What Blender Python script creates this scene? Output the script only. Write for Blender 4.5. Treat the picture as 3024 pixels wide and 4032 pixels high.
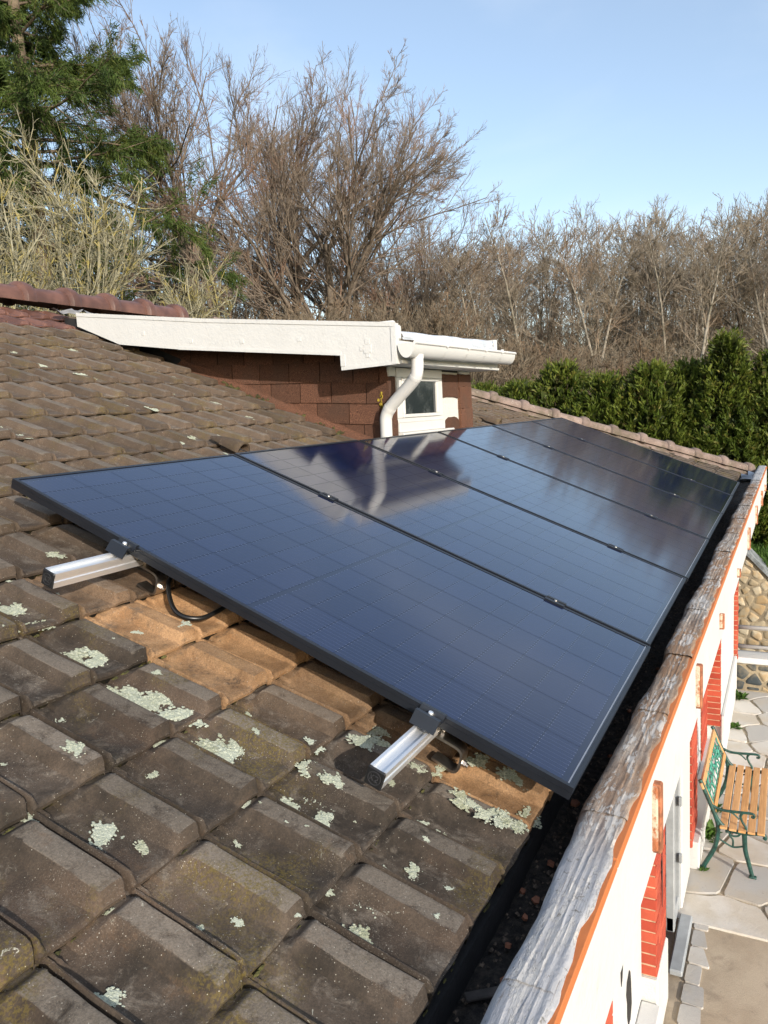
import bpy, math, random
import numpy as np
from mathutils import Matrix, Vector
R = math.radians

# ---------------------------------------------------------------- camera, sky, sun, exposure
scn = bpy.context.scene
for o in list(bpy.data.objects):
    bpy.data.objects.remove(o)
col = scn.collection
PHI = R(22)                                    # pitch of the roof
CP, SP = math.cos(PHI), math.sin(PHI)
CAM = (-1.55228, -0.39025, 0.80095)
cam_d = bpy.data.cameras.new('camera')
cam_d.sensor_fit = 'VERTICAL'
cam_d.sensor_height = 36.0
cam_d.lens = 3091.55 / 4032 * 36
cam_d.clip_start = 0.02
cam_d.clip_end = 3000
cam = bpy.data.objects.new('camera', cam_d)
col.objects.link(cam)
_r = Vector((0.45450774, -0.88936679, -0.04949175))
_d = Vector((-0.13425345, -0.01347033, -0.99085547))
_f = Vector((0.88056728, 0.45699591, -0.12552293))
cam.matrix_world = Matrix(((_r.x, -_d.x, -_f.x, CAM[0]), (_r.y, -_d.y, -_f.y, CAM[1]), (_r.z, -_d.z, -_f.z, CAM[2]), (0, 0, 0, 1)))
scn.camera = cam

SUN = Vector((-0.585, -0.742, 0.327)).normalized()       # towards the sun
world = bpy.data.worlds.new('World')
scn.world = world
world.use_nodes = True
wt = world.node_tree
bg = wt.nodes['Background']
sky = wt.nodes.new('ShaderNodeTexSky')
sky.sky_type = 'NISHITA'
sky.sun_disc = False
sky.sun_elevation = math.asin(SUN.z)
sky.sun_rotation = math.atan2(SUN.x, SUN.y)
sky.altitude = 100
sky.air_density = 1.0
sky.dust_density = 1.3
sky.ozone_density = 1.0
_tc = wt.nodes.new('ShaderNodeTexCoord')
_mp = wt.nodes.new('ShaderNodeMapping'); _mp.inputs['Scale'].default_value = (1.0, 1.6, 3.5)
wt.links.new(_tc.outputs['Generated'], _mp.inputs[0])
_no = wt.nodes.new('ShaderNodeTexNoise'); _no.inputs['Scale'].default_value = 1.7; _no.inputs['Detail'].default_value = 6; _no.inputs['Distortion'].default_value = .4
wt.links.new(_mp.outputs[0], _no.inputs['Vector'])
_mr = wt.nodes.new('ShaderNodeMapRange'); _mr.interpolation_type = 'SMOOTHSTEP'
_mr.inputs[1].default_value = .40; _mr.inputs[2].default_value = .75; _mr.inputs[3].default_value = .12; _mr.inputs[4].default_value = .46
wt.links.new(_no.outputs['Fac'], _mr.inputs[0])
_mx = wt.nodes.new('ShaderNodeMix'); _mx.data_type = 'RGBA'
_mx.inputs[7].default_value = (4.6, 4.9, 5.3, 1)                # thin high haze
wt.links.new(_mr.outputs[0], _mx.inputs[0]); wt.links.new(sky.outputs[0], _mx.inputs[6])
wt.links.new(_mx.outputs[2], bg.inputs[0])
bg.inputs[1].default_value = 0.15
sun_d = bpy.data.lights.new('sun', 'SUN')
sun_d.energy = 3.1
sun_d.angle = R(0.53)
sun_d.color = (1.0, 0.93, 0.84)
sun = bpy.data.objects.new('sun', sun_d)
sun.rotation_euler = SUN.to_track_quat('Z', 'Y').to_euler()
sun.location = (-8, -10, 9)
col.objects.link(sun)
vs = scn.view_settings
vs.view_transform = 'Standard'
vs.look = 'None'
vs.gamma = 1
vs.exposure = 0.68
vs.use_curve_mapping = False

# ---------------------------------------------------------------- helpers
rng = np.random.default_rng(7)
random.seed(7)
WM = {}


def link(o, parent=None, mw=None):
    col.objects.link(o)
    mw = mw if mw is not None else Matrix.Identity(4)
    o.matrix_world = mw
    if parent is not None:
        o.parent = parent
        o.matrix_parent_inverse = WM[parent.name].inverted()
        o.matrix_basis = mw
    WM[o.name] = mw
    return o


def tag(o, label=None, cat=None, group=None, kind=None):
    if label: o['label'] = label
    if cat: o['category'] = cat
    if group: o['group'] = group
    if kind: o['kind'] = kind
    return o


def empty(name, loc, label, cat, group=None, rz=0.0):
    o = bpy.data.objects.new(name, None)
    o.empty_display_size = 0.1
    link(o, None, Matrix.Translation(loc) @ Matrix.Rotation(rz, 4, 'Z'))
    return tag(o, label, cat, group)


def mesh(name, verts, faces, mat, smooth=False, sharp=None):
    me = bpy.data.meshes.new(name)
    if isinstance(verts, np.ndarray):
        verts = verts.reshape(-1, 3)
        fa = np.asarray(faces)
        if fa.ndim == 2:
            nv, nf, k = len(verts), len(fa), fa.shape[1]
            me.vertices.add(nv); me.vertices.foreach_set('co', verts.astype(np.float32).ravel())
            me.loops.add(nf * k); me.loops.foreach_set('vertex_index', fa.astype(np.int32).ravel())
            me.polygons.add(nf)
            me.polygons.foreach_set('loop_start', np.arange(0, nf * k, k, dtype=np.int32))
            me.polygons.foreach_set('loop_total', np.full(nf, k, dtype=np.int32))
            me.update(calc_edges=True)
        else:
            me.from_pydata(verts.tolist(), [], [list(f) for f in faces])
    else:
        me.from_pydata([tuple(v) for v in verts], [], [tuple(f) for f in faces])
    if mat is not None:
        for m in (mat if isinstance(mat, (list, tuple)) else [mat]):
            me.materials.append(m)
    if smooth:
        me.polygons.foreach_set('use_smooth', np.ones(len(me.polygons), dtype=bool))
        if sharp is not None:
            me.set_sharp_from_angle(angle=R(sharp))
    me.update()
    return me


class MB:
    """collects shapes for one mesh"""
    def __init__(s): s.v = []; s.f = []
    def add(s, vs_, fs_):
        n = len(s.v)
        s.v += [tuple(v) for v in vs_]
        s.f += [tuple(i + n for i in f) for f in fs_]
        return s
    def box(s, a, b, bev=0.0):
        x0, y0, z0 = (min(a[i], b[i]) for i in range(3)); x1, y1, z1 = (max(a[i], b[i]) for i in range(3))
        if bev <= 0:
            return s.add([(x0,y0,z0),(x1,y0,z0),(x1,y1,z0),(x0,y1,z0),(x0,y0,z1),(x1,y0,z1),(x1,y1,z1),(x0,y1,z1)],
                         [(0,3,2,1),(4,5,6,7),(0,1,5,4),(1,2,6,5),(2,3,7,6),(3,0,4,7)])
        c = bev
        v = []
        for (x, sx) in ((x0, 1), (x1, -1)):
            for (y, sy) in ((y0, 1), (y1, -1)):
                for (z, sz) in ((z0, 1), (z1, -1)):
                    v += [(x, y + sy*c, z + sz*c), (x + sx*c, y, z + sz*c), (x + sx*c, y + sy*c, z)]
        def I(i, j, k, a): return ((i*2 + j)*2 + k)*3 + a
        f = []
        f.append((I(0,0,0,0), I(0,0,1,0), I(0,1,1,0), I(0,1,0,0)))
        f.append((I(1,0,0,0), I(1,1,0,0), I(1,1,1,0), I(1,0,1,0)))
        f.append((I(0,0,0,1), I(1,0,0,1), I(1,0,1,1), I(0,0,1,1)))
        f.append((I(0,1,0,1), I(0,1,1,1), I(1,1,1,1), I(1,1,0,1)))
        f.append((I(0,0,0,2), I(0,1,0,2), I(1,1,0,2), I(1,0,0,2)))
        f.append((I(0,0,1,2), I(1,0,1,2), I(1,1,1,2), I(0,1,1,2)))
        for i in (0, 1):
            for j in (0, 1):
                f.append((I(i,j,0,0), I(i,j,0,1), I(i,j,1,1), I(i,j,1,0)))
        for i in (0, 1):
            for k in (0, 1):
                f.append((I(i,0,k,0), I(i,0,k,2), I(i,1,k,2), I(i,1,k,0)))
        for j in (0, 1):
            for k in (0, 1):
                f.append((I(0,j,k,1), I(0,j,k,2), I(1,j,k,2), I(1,j,k,1)))
        for i in (0, 1):
            for j in (0, 1):
                for k in (0, 1):
                    f.append((I(i,j,k,0), I(i,j,k,1), I(i,j,k,2)))
        return s.add(v, f)
    def prism(s, poly, axis, a, b):
        """poly: 2-D points in the two other axes (in order), extruded along axis from a to b"""
        n = len(poly)
        def P(p, t):
            q = [0, 0, 0]; oth = [i for i in range(3) if i != axis]
            q[oth[0]] = p[0]; q[oth[1]] = p[1]; q[axis] = t
            return tuple(q)
        v = [P(p, a) for p in poly] + [P(p, b) for p in poly]
        f = [tuple(range(n)), tuple(range(2*n - 1, n - 1, -1))]
        for i in range(n):
            j = (i + 1) % n
            f.append((i, i + n, j + n, j))
        return s.add(v, f)
    def tube(s, pts, rad, k=8, cap=True):
        pts = [Vector(p) for p in pts]; n = len(pts)
        rad = rad if isinstance(rad, (list, tuple)) else [rad]*n
        up = Vector((0.13, 0.31, 0.94))
        v = []
        prev = None
        for i, p in enumerate(pts):
            t = (pts[min(i + 1, n - 1)] - pts[max(i - 1, 0)]).normalized()
            if prev is None:
                a = t.cross(up)
                if a.length < 1e-3: a = t.cross(Vector((1, 0, 0)))
                a.normalize()
            else:
                a = (prev - t*prev.dot(t)).normalized()
            prev = a
            b = t.cross(a)
            for j in range(k):
                th = 2*math.pi*j/k
                v.append(p + (a*math.cos(th) + b*math.sin(th))*rad[i])
        f = []
        for i in range(n - 1):
            for j in range(k):
                j2 = (j + 1) % k
                f.append((i*k + j, i*k + j2, (i + 1)*k + j2, (i + 1)*k + j))
        if cap:
            f.append(tuple(range(k - 1, -1, -1))); f.append(tuple((n - 1)*k + j for j in range(k)))
        return s.add(v, f)
    def xf(s, fn): s.v = [tuple(fn(*p)) for p in s.v]; return s
    def data(s, name, mat, smooth=False, sharp=None): return mesh(name, s.v, s.f, mat, smooth, sharp)
    def obj(s, name, mat, parent=None, smooth=False, sharp=None, mw=None):
        return link(bpy.data.objects.new(name, s.data(name, mat, smooth, sharp)), parent, mw)


def RW(u, v, w):                               # roof frame -> world
    return Vector((u, v*CP - w*SP, v*SP + w*CP))


ROOF = Matrix.Rotation(PHI, 4, 'X')


def Rm(u, v, w, rz=0.0):
    return Matrix.Translation(RW(u, v, w)) @ ROOF @ Matrix.Rotation(rz, 4, 'Z')


def smooth_path(pts, n=6):                     # Catmull-Rom
    P = [Vector(p) for p in pts]; P = [2*P[0] - P[1]] + P + [2*P[-1] - P[-2]]
    out = []
    for i in range(1, len(P) - 2):
        for k in range(n):
            t = k/n
            a, b, c, d = P[i - 1], P[i], P[i + 1], P[i + 2]
            out.append(0.5*((2*b) + (c - a)*t + (2*a - 5*b + 4*c - d)*t*t + (3*b - a - 3*c + d)*t**3))
    out.append(P[-2])
    return out


# ---------------------------------------------------------------- material helper
class NM:
    def __init__(s, name):
        s.m = bpy.data.materials.new(name); s.m.use_nodes = True
        s.t = s.m.node_tree; s.b = s.t.nodes['Principled BSDF']
        s._tc = None; s._geo = None
    def n(s, t): return s.t.nodes.new(t)
    def L(s, a, b): s.t.links.new(a, b)
    def setin(s, sock, v):
        if isinstance(v, bpy.types.NodeSocket): s.L(v, sock)
        elif isinstance(v, (tuple, list)) and sock.type == 'RGBA': sock.default_value = (*v[:3], 1)
        else: sock.default_value = v
    def pos(s):
        if not s._geo: s._geo = s.n('ShaderNodeNewGeometry')
        return s._geo.outputs['Position']
    def tc(s, k='Object'):
        if not s._tc: s._tc = s.n('ShaderNodeTexCoord')
        return s._tc.outputs[k]
    def rand(s): return s.n('ShaderNodeObjectInfo').outputs['Random']
    def xyz(s, v):
        q = s.n('ShaderNodeSeparateXYZ'); s.L(v, q.inputs[0]); return q.outputs
    def comb(s, x, y, z):
        q = s.n('ShaderNodeCombineXYZ')
        for i, a in enumerate((x, y, z)): s.setin(q.inputs[i], a)
        return q.outputs[0]
    def vmul(s, v, k):
        q = s.n('ShaderNodeVectorMath'); q.operation = 'MULTIPLY'; s.L(v, q.inputs[0]); q.inputs[1].default_value = k; return q.outputs[0]
    def noise(s, scale, detail=4, rough=0.6, vec=None, dist=0.0):
        q = s.n('ShaderNodeTexNoise'); s.L(vec if vec is not None else s.pos(), q.inputs['Vector'])
        q.inputs['Scale'].default_value = scale; q.inputs['Detail'].default_value = detail
        q.inputs['Roughness'].default_value = rough; q.inputs['Distortion'].default_value = dist
        return q.outputs['Fac']
    def vor(s, scale, feat='F1', vec=None, out='Distance', rnd=1.0):
        q = s.n('ShaderNodeTexVoronoi'); q.feature = feat; s.L(vec if vec is not None else s.pos(), q.inputs['Vector'])
        q.inputs['Scale'].default_value = scale; q.inputs['Randomness'].default_value = rnd
        return q.outputs[out]
    def rampf(s, fac, lo, hi):
        q = s.n('ShaderNodeMapRange'); q.interpolation_type = 'SMOOTHSTEP'
        s.L(fac, q.inputs[0]); q.inputs[1].default_value = lo; q.inputs[2].default_value = hi
        return q.outputs[0]
    def math(s, op, a, b=0.0, clamp=False):
        q = s.n('ShaderNodeMath'); q.operation = op; q.use_clamp = clamp
        s.setin(q.inputs[0], a); s.setin(q.inputs[1], b); return q.outputs[0]
    def mix(s, a, b, fac, mode='MIX'):
        q = s.n('ShaderNodeMix'); q.data_type = 'RGBA'; q.blend_type = mode
        s.setin(q.inputs[0], fac); s.setin(q.inputs[6], a); s.setin(q.inputs[7], b)
        return q.outputs[2]
    def bump(s, h, strength=0.3, dist=0.01, prev=None):
        q = s.n('ShaderNodeBump'); q.inputs['Strength'].default_value = strength; q.inputs['Distance'].default_value = dist
        s.L(h, q.inputs['Height'])
        if prev is not None: s.L(prev, q.inputs['Normal'])
        return q.outputs[0]
    def done(s, color, rough=0.8, normal=None, spec=None, metal=None, coat=None, coat_rough=None):
        s.setin(s.b.inputs['Base Color'], color); s.setin(s.b.inputs['Roughness'], rough)
        if normal is not None: s.L(normal, s.b.inputs['Normal'])
        if spec is not None: s.b.inputs['Specular IOR Level'].default_value = spec
        if metal is not None: s.setin(s.b.inputs['Metallic'], metal)
        if coat is not None: s.b.inputs['Coat Weight'].default_value = coat
        if coat_rough is not None: s.b.inputs['Coat Roughness'].default_value = coat_rough
        return s.m


def simple(name, c, rough=0.7, var=0.15, scale=8.0, bump=0.15, bscale=60, bdist=0.004, metal=None, spec=None):
    k = NM(name)
    f = k.noise(scale, 5, 0.65)
    a = tuple(x*(1 - var*1.6) for x in c); b = tuple(min(1, x*(1 + var)) for x in c)
    colr = k.mix(a, b, k.rampf(f, 0.3, 0.7))
    nb = k.bump(k.noise(bscale, 4, 0.6), bump, bdist)
    return k.done(colr, rough, nb, spec, metal)


M = {}


def mat_tile():
    k = NM('weathered_roof_tile')
    p = k.pos(); x, y, z = k.xyz(p)
    nz = k.xyz(k.tc('Normal'))[2]
    flat = k.rampf(nz, 0.80, 0.97)
    rnd = k.rand()
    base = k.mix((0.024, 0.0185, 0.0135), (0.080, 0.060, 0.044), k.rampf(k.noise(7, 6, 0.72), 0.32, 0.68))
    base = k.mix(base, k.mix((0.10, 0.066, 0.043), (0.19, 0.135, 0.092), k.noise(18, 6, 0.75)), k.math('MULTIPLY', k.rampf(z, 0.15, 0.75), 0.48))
    streak = k.rampf(k.noise(9, 7, 0.8, k.vmul(p, (1.0, 0.45, 0.45)), 0.6), 0.53, 0.66)
    base = k.mix(base, (0.26, 0.215, 0.165), k.math('MULTIPLY', k.math('MULTIPLY', streak, flat), k.math('MULTIPLY', k.rampf(z, 0.2, 0.6), 0.75)))
    base = k.mix(base, (0.13, 0.082, 0.054), k.math('MULTIPLY', k.rampf(k.noise(3.1, 3), 0.50, 0.74), 0.35))
    # grey crust on the upper faces
    ox = k.xyz(k.tc('Object'))[0]
    crown = k.math('MULTIPLY', k.rampf(ox, 0.120, 0.130), 0.165)                 # rolls carry more crust than the pans
    cr = k.math('MULTIPLY', k.rampf(k.math('ADD', k.noise(16, 8, 0.78, dist=0.5), crown), 0.48, 0.68), flat)
    base = k.mix(base, k.mix((0.135, 0.110, 0.085), (0.225, 0.192, 0.155), k.noise(60, 4, 0.7)), k.math('MULTIPLY', cr, 0.78))
    rust = k.math('MULTIPLY', k.rampf(k.noise(11, 6, 0.75), 0.57, 0.70), 0.4)
    base = k.mix(base, (0.135, 0.080, 0.045), rust)
    # olive moss film
    ms = k.math('MULTIPLY', k.rampf(k.noise(4.3, 4, 0.6), 0.50, 0.66), k.rampf(k.noise(170, 3, 0.7), 0.42, 0.62))
    base = k.mix(base, (0.115, 0.085, 0.018), k.math('MULTIPLY', ms, 0.75))
    # sandy orange dust by the panels
    ol = k.xyz(k.n('ShaderNodeObjectInfo').outputs['Location'])
    lx = k.math('ADD', ol[0], k.math('MULTIPLY', k.math('SUBTRACT', rnd, 0.5), 0.10)); ly = ol[1]
    st = k.math('MULTIPLY', k.rampf(lx, -0.33, -0.15), k.math('MULTIPLY', k.rampf(ly, 1.27, 1.02), k.rampf(ly, 0.50, 0.66)))
    st2 = k.math('MULTIPLY', k.rampf(lx, -0.10, -0.06), k.rampf(ly, 0.24, 0.15))
    st3 = k.math('MULTIPLY', k.math('MULTIPLY', k.rampf(lx, -0.12, -0.06), k.rampf(ly, 0.75, 0.65)), 0.55)
    st = k.math('MAXIMUM', k.math('MAXIMUM', st, st2), st3)
    st = k.math('MULTIPLY', st, k.rampf(x, 1.2, 0.7))
    st = k.math('MULTIPLY', st, k.rampf(x, -0.34, -0.22))
    st = k.math('MULTIPLY', st, k.rampf(k.math('ADD', k.noise(17, 6, 0.78), k.math('MULTIPLY', k.rampf(x, -0.22, 0.05), 0.10)), 0.33, 0.56))
    base = k.mix(base, k.mix((0.25, 0.135, 0.060), (0.42, 0.250, 0.125), k.rampf(k.noise(14, 5, 0.7), 0.3, 0.7)), k.math('MULTIPLY', st, 0.9))
    # pale lichen flecks and specks
    fl = k.rampf(k.noise(38, 6, 0.8, dist=1.5), 0.635, 0.69)
    fl = k.math('MULTIPLY', fl, k.rampf(k.noise(2.3, 3), 0.42, 0.62))
    base = k.mix(base, (0.50, 0.49, 0.40), k.math('MULTIPLY', fl, 0.85))
    sp = k.math('MULTIPLY', k.rampf(k.vor(150), 0.16, 0.09), k.rampf(k.vor(150, out='Color'), 0.58, 0.70))
    base = k.mix(base, (0.46, 0.43, 0.36), k.math('MULTIPLY', sp, 0.8))
    gr = k.rampf(k.noise(260, 3, 0.8), 0.30, 0.70)
    base = k.mix(k.mix(base, (0.012, 0.010, 0.008), 0.45), base, gr)
    edge = k.math('MULTIPLY', k.rampf(k.noise(420, 2, 0.7), 0.60, 0.68), 0.55)
    base = k.mix(base, (0.22, 0.19, 0.155), k.math('MULTIPLY', edge, k.rampf(k.noise(6, 4, 0.6), 0.45, 0.60)))
    hsv = k.n('ShaderNodeHueSaturation'); k.L(base, hsv.inputs['Color'])
    k.L(k.math('ADD', k.math('MULTIPLY', rnd, 0.5), 0.92), hsv.inputs['Value'])
    b2 = k.bump(k.noise(210, 4, 0.7), 0.35, 0.003)
    b3 = k.bump(k.math('ADD', fl, cr), 0.35, 0.003, b2)
    return k.done(hsv.outputs[0], 0.86, b3, 0.3)


def mat_cell():
    k = NM('solar_cell')
    x, y, z = k.xyz(k.tc('Object'))
    t = k.math('FRACT', k.math('ADD', k.math('MULTIPLY', x, 60.0), 0.5))       # ten wires per cell
    d = k.math('ABSOLUTE', k.math('SUBTRACT', t, 0.5))
    ay = k.math('ABSOLUTE', y)
    pad = k.rampf(ay, 0.0375, 0.0395)
    wid = k.math('ADD', 0.024, k.math('MULTIPLY', pad, 0.03))
    line = k.math('LESS_THAN', d, wid)
    inten = k.math('ADD', 0.12, k.math('MULTIPLY', pad, 0.20))
    rnd = k.rand()
    base = k.mix((0.0050, 0.0095, 0.036), (0.0072, 0.0130, 0.047), rnd)
    c = k.mix(base, (0.34, 0.38, 0.46), k.math('MULTIPLY', line, inten))
    rr = k.math('ADD', 0.06, k.math('MULTIPLY', k.noise(3.0, 5, 0.7), 0.06))
    return k.done(c, rr, None, 1.0)


def mat_coping():
    k = NM('weathered_coping_sheet')
    v = k.vmul(k.pos(), (1.6, 26, 26))
    f = k.noise(2.2, 6, 0.7, v, 0.5)
    x, y, z = k.xyz(k.pos())
    c = k.mix((0.15, 0.105, 0.078), (0.42, 0.36, 0.30), k.rampf(f, 0.34, 0.64))
    c = k.mix(c, (0.07, 0.05, 0.04), k.math('MULTIPLY', k.rampf(k.noise(60, 6, 0.8), 0.52, 0.62), 0.5))
    br = k.rampf(k.noise(1.3, 3, 0.5), 0.44, 0.58)
    c = k.mix(c, k.mix((0.18, 0.095, 0.05), (0.38, 0.24, 0.14), f), k.math('MULTIPLY', br, k.math('MULTIPLY', k.rampf(x, -0.30, 0.35), 0.75)))
    near = k.rampf(x, 0.1, -0.25)
    c = k.mix(c, k.mix((0.30, 0.31, 0.33), (0.52, 0.53, 0.55), f), k.math('MULTIPLY', near, 0.8))
    li = k.math('MULTIPLY', k.rampf(k.noise(45, 6, 0.8, dist=1.0), 0.58, 0.64), near)
    c = k.mix(c, (0.13, 0.12, 0.10), k.math('MULTIPLY', li, 0.8))
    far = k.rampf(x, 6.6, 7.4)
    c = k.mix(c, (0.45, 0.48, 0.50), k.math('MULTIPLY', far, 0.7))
    fine = k.noise(2.0, 5, 0.75, k.vmul(k.pos(), (2.5, 190, 120)))
    c = k.mix(c, (0.075, 0.055, 0.042), k.math('MULTIPLY', k.rampf(fine, 0.56, 0.66), 0.6))
    peel = k.rampf(k.noise(7, 7, 0.75, k.vmul(k.pos(), (1, 4, 4)), 0.4), 0.53, 0.56)
    c = k.mix(c, k.mix((0.40, 0.38, 0.35), (0.60, 0.58, 0.55), fine), k.math('MULTIPLY', peel, 0.75))
    b1 = k.bump(k.math('ADD', f, k.math('MULTIPLY', peel, 0.5)), 0.6, 0.006)
    b2 = k.bump(k.noise(70, 5, 0.7), 0.4, 0.006, b1)
    return k.done(c, 0.85, b2, 0.3)


def mat_white(name, c=(0.64, 0.64, 0.62), dirt=0.65, stucco=0.35, rough=0.7):
    k = NM(name)
    d = k.math('MULTIPLY', k.rampf(k.noise(9, 8, 0.78, dist=0.4), 0.56, 0.74), dirt)
    base = k.mix(c, tuple(q*0.42 for q in c), d)
    base = k.mix(base, tuple(q*0.82 for q in c), k.noise(2.5, 5, 0.7))
    b1 = k.bump(k.noise(75, 4, 0.6), stucco, 0.006)
    b2 = k.bump(k.noise(14, 4, 0.6), stucco*0.6, 0.012, b1)
    return k.done(base, rough, b2, 0.35)


def mat_shingle():
    k = NM('red_brown_bitumen_shingle')
    g = k.noise(260, 2, 0.9)
    c = k.mix((0.045, 0.021, 0.014), (0.30, 0.145, 0.090), k.rampf(g, 0.36, 0.72))
    c = k.mix(c, (0.10, 0.062, 0.045), k.math('MULTIPLY', k.rampf(k.noise(6, 4), 0.45, 0.7), 0.5))
    c = k.mix(c, (0.035, 0.022, 0.016), k.math('MULTIPLY', k.rand(), 0.45))
    li = k.rampf(k.noise(30, 6, 0.8, dist=1.2), 0.66, 0.72)
    c = k.mix(c, (0.45, 0.46, 0.38), k.math('MULTIPLY', li, 0.6))
    return k.done(c, 0.95, k.bump(g, 0.6, 0.004), 0.2)


def mat_bark(name, a, b, tint=None, tscale=1.2, amount=0.6):
    k = NM(name)
    c = k.mix(a, b, k.rampf(k.noise(5, 5, 0.7), 0.3, 0.7))
    if tint: c = k.mix(c, tint, k.math('MULTIPLY', k.rampf(k.noise(tscale, 5, 0.7), 0.5, 0.62), amount))
    return k.done(c, 0.9, k.bump(k.noise(30, 3), 0.3, 0.02), 0.2)


def mat_leaf(name, a, b, c3, scale=1.0, trans=0.15):
    k = NM(name)
    f = k.noise(scale, 4, 0.65)
    c = k.mix(a, b, k.rampf(f, 0.35, 0.65))
    c = k.mix(c, c3, k.math('MULTIPLY', k.rampf(k.noise(scale*5, 3, 0.7), 0.52, 0.70), 0.7))
    m = k.done(c, 0.6, None, 0.3)
    k.b.inputs['Subsurface Weight'].default_value = 0.0
    tr = k.n('ShaderNodeBsdfTranslucent'); k.setin(tr.inputs[0], c)
    ms = k.n('ShaderNodeMixShader'); ms.inputs[0].default_value = trans
    out = k.t.nodes['Material Output']
    k.L(k.b.outputs[0], ms.inputs[1]); k.L(tr.outputs[0], ms.inputs[2]); k.L(ms.outputs[0], out.inputs[0])
    return m


def mat_stone(name, a, b, c3, mixs=2.0, bump=0.4):
    k = NM(name)
    r = k.rand()
    c = k.mix(a, b, k.rampf(r, 0.2, 0.8))
    c = k.mix(c, c3, k.math('MULTIPLY', k.rampf(k.noise(mixs, 4, 0.6), 0.45, 0.65), 0.55))
    c = k.mix(c, (0.05, 0.05, 0.05), k.math('MULTIPLY', k.rampf(k.noise(22, 6, 0.75), 0.60, 0.75), 0.45))
    return k.done(c, 0.85, k.bump(k.noise(35, 5, 0.7), bump, 0.01), 0.3)


k = NM('dirt_and_shade_in_tile_joint')  # grime and moss, with the deep gap's shade painted in as near-black
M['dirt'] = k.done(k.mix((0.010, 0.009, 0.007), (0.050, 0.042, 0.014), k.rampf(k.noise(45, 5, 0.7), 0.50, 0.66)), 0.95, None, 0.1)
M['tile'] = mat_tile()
k = NM('new_red_brown_tile')
M['redtile'] = k.done(k.mix((0.080, 0.038, 0.028), (0.165, 0.080, 0.058), k.rampf(k.noise(6, 5, 0.6), 0.3, 0.7)), 0.42, k.bump(k.noise(25, 4), 0.12, 0.01), 0.5)
k = NM('hip_cap_tile')
c = k.mix((0.15, 0.108, 0.088), (0.26, 0.195, 0.165), k.rampf(k.noise(5, 5, 0.6), 0.3, 0.7))
c = k.mix(c, (0.115, 0.095, 0.065), k.math('MULTIPLY', k.rampf(k.noise(4, 6, 0.75), 0.46, 0.60), 0.8))
M['hiptile'] = k.done(k.mix(c, (0.55, 0.53, 0.44), k.rampf(k.noise(26, 6, 0.8, dist=1), 0.62, 0.66)), 0.8, k.bump(k.noise(60, 5), 0.3, 0.006), 0.3)
M['frame'] = simple('black_anodised_frame', (0.012, 0.014, 0.019), 0.38, 0.1, 10, 0.02, spec=0.5)
k = NM('panel_backsheet_under_glass')
M['back'] = k.done((0.0040, 0.0070, 0.024), 0.10, None, 1.0)
M['cell'] = mat_cell()
k = NM('extruded_aluminium')
v = k.vmul(k.pos(), (2, 60, 60))
k.b.inputs['Coat Weight'].default_value = 0.0
M['alu'] = k.done(k.mix((0.78, 0.79, 0.80), (0.90, 0.905, 0.91), k.noise(3, 4, 0.6, v)), 0.42, k.bump(k.noise(6, 3, 0.6, v), 0.05, 0.002), None, 0.8)
k = NM('stainless_steel')
M['steel'] = k.done(k.mix((0.36, 0.31, 0.26), (0.60, 0.57, 0.53), k.rampf(k.noise(18, 4), 0.35, 0.65)), 0.36, None, None, 1.0)
M['black'] = simple('black_plastic', (0.012, 0.012, 0.013), 0.45, 0.1, 10, 0.03)
M['rubber'] = simple('black_cable_sheath', (0.010, 0.010, 0.010), 0.35, 0.1, 10, 0.02)
M['white'] = mat_white('white_painted_render')
M['whitesmooth'] = mat_white('white_painted_wood', (0.66, 0.655, 0.625), 0.3, 0.08, 0.5)
M['pvc'] = mat_white('white_gutter_paint', (0.67, 0.665, 0.64), 0.3, 0.03, 0.42)
M['flake'] = mat_white('flaking_white_paint', (0.66, 0.65, 0.60), 0.9, 0.8, 0.8)
M['shingle'] = mat_shingle()
k = NM('dusty_window_pane')
M['pane'] = k.done(k.mix((0.020, 0.026, 0.030), (0.085, 0.095, 0.095), k.rampf(k.noise(9, 5, 0.7), 0.45, 0.8)), k.math('ADD', 0.04, k.math('MULTIPLY', k.noise(12, 4), 0.12)), None, 0.5)
M['silver'] = simple('silver_painted_flashing', (0.56, 0.60, 0.65), 0.45, 0.12, 8, 0.25, 25, 0.006)
M['coping'] = mat_coping()
k = NM('orange_painted_board')
c = k.mix((0.43, 0.125, 0.035), (0.56, 0.19, 0.065), k.noise(5, 5, 0.6))
M['orange'] = k.done(k.mix(c, (0.14, 0.085, 0.06), k.rampf(k.noise(28, 6, 0.75, dist=0.5), 0.62, 0.70)), 0.7, k.bump(k.noise(40, 4), 0.3, 0.006), 0.3)
k = NM('wet_gutter_dirt')
M['gutter'] = k.done(k.mix((0.018, 0.015, 0.013), (0.095, 0.075, 0.058), k.rampf(k.noise(40, 6, 0.8), 0.38, 0.70)), 0.8, k.bump(k.noise(60, 6, 0.8), 0.8, 0.02), 0.4)
M['bitumen'] = simple('black_bitumen', (0.020, 0.019, 0.019), 0.7, 0.3, 10, 0.4, 40, 0.006)
M['shard'] = simple('terracotta_shard', (0.30, 0.115, 0.06), 0.8, 0.25, 20)
M['brick'] = mat_stone('red_painted_brick', (0.36, 0.055, 0.030), (0.46, 0.090, 0.048), (0.27, 0.050, 0.030), 4.0, 0.4)
M['mortar'] = simple('cream_mortar', (0.50, 0.33, 0.21), 0.9, 0.2, 12, 0.3)
M['darkred'] = simple('dark_red_inner_wall', (0.20, 0.035, 0.022), 0.8, 0.2, 6)
M['greymetal'] = simple('grey_metal_profile', (0.34, 0.36, 0.37), 0.45, 0.1, 8, 0.03, spec=0.5)
M['corbel'] = simple('orange_brown_corbel', (0.36, 0.13, 0.06), 0.8, 0.35, 30, 0.4)
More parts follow.
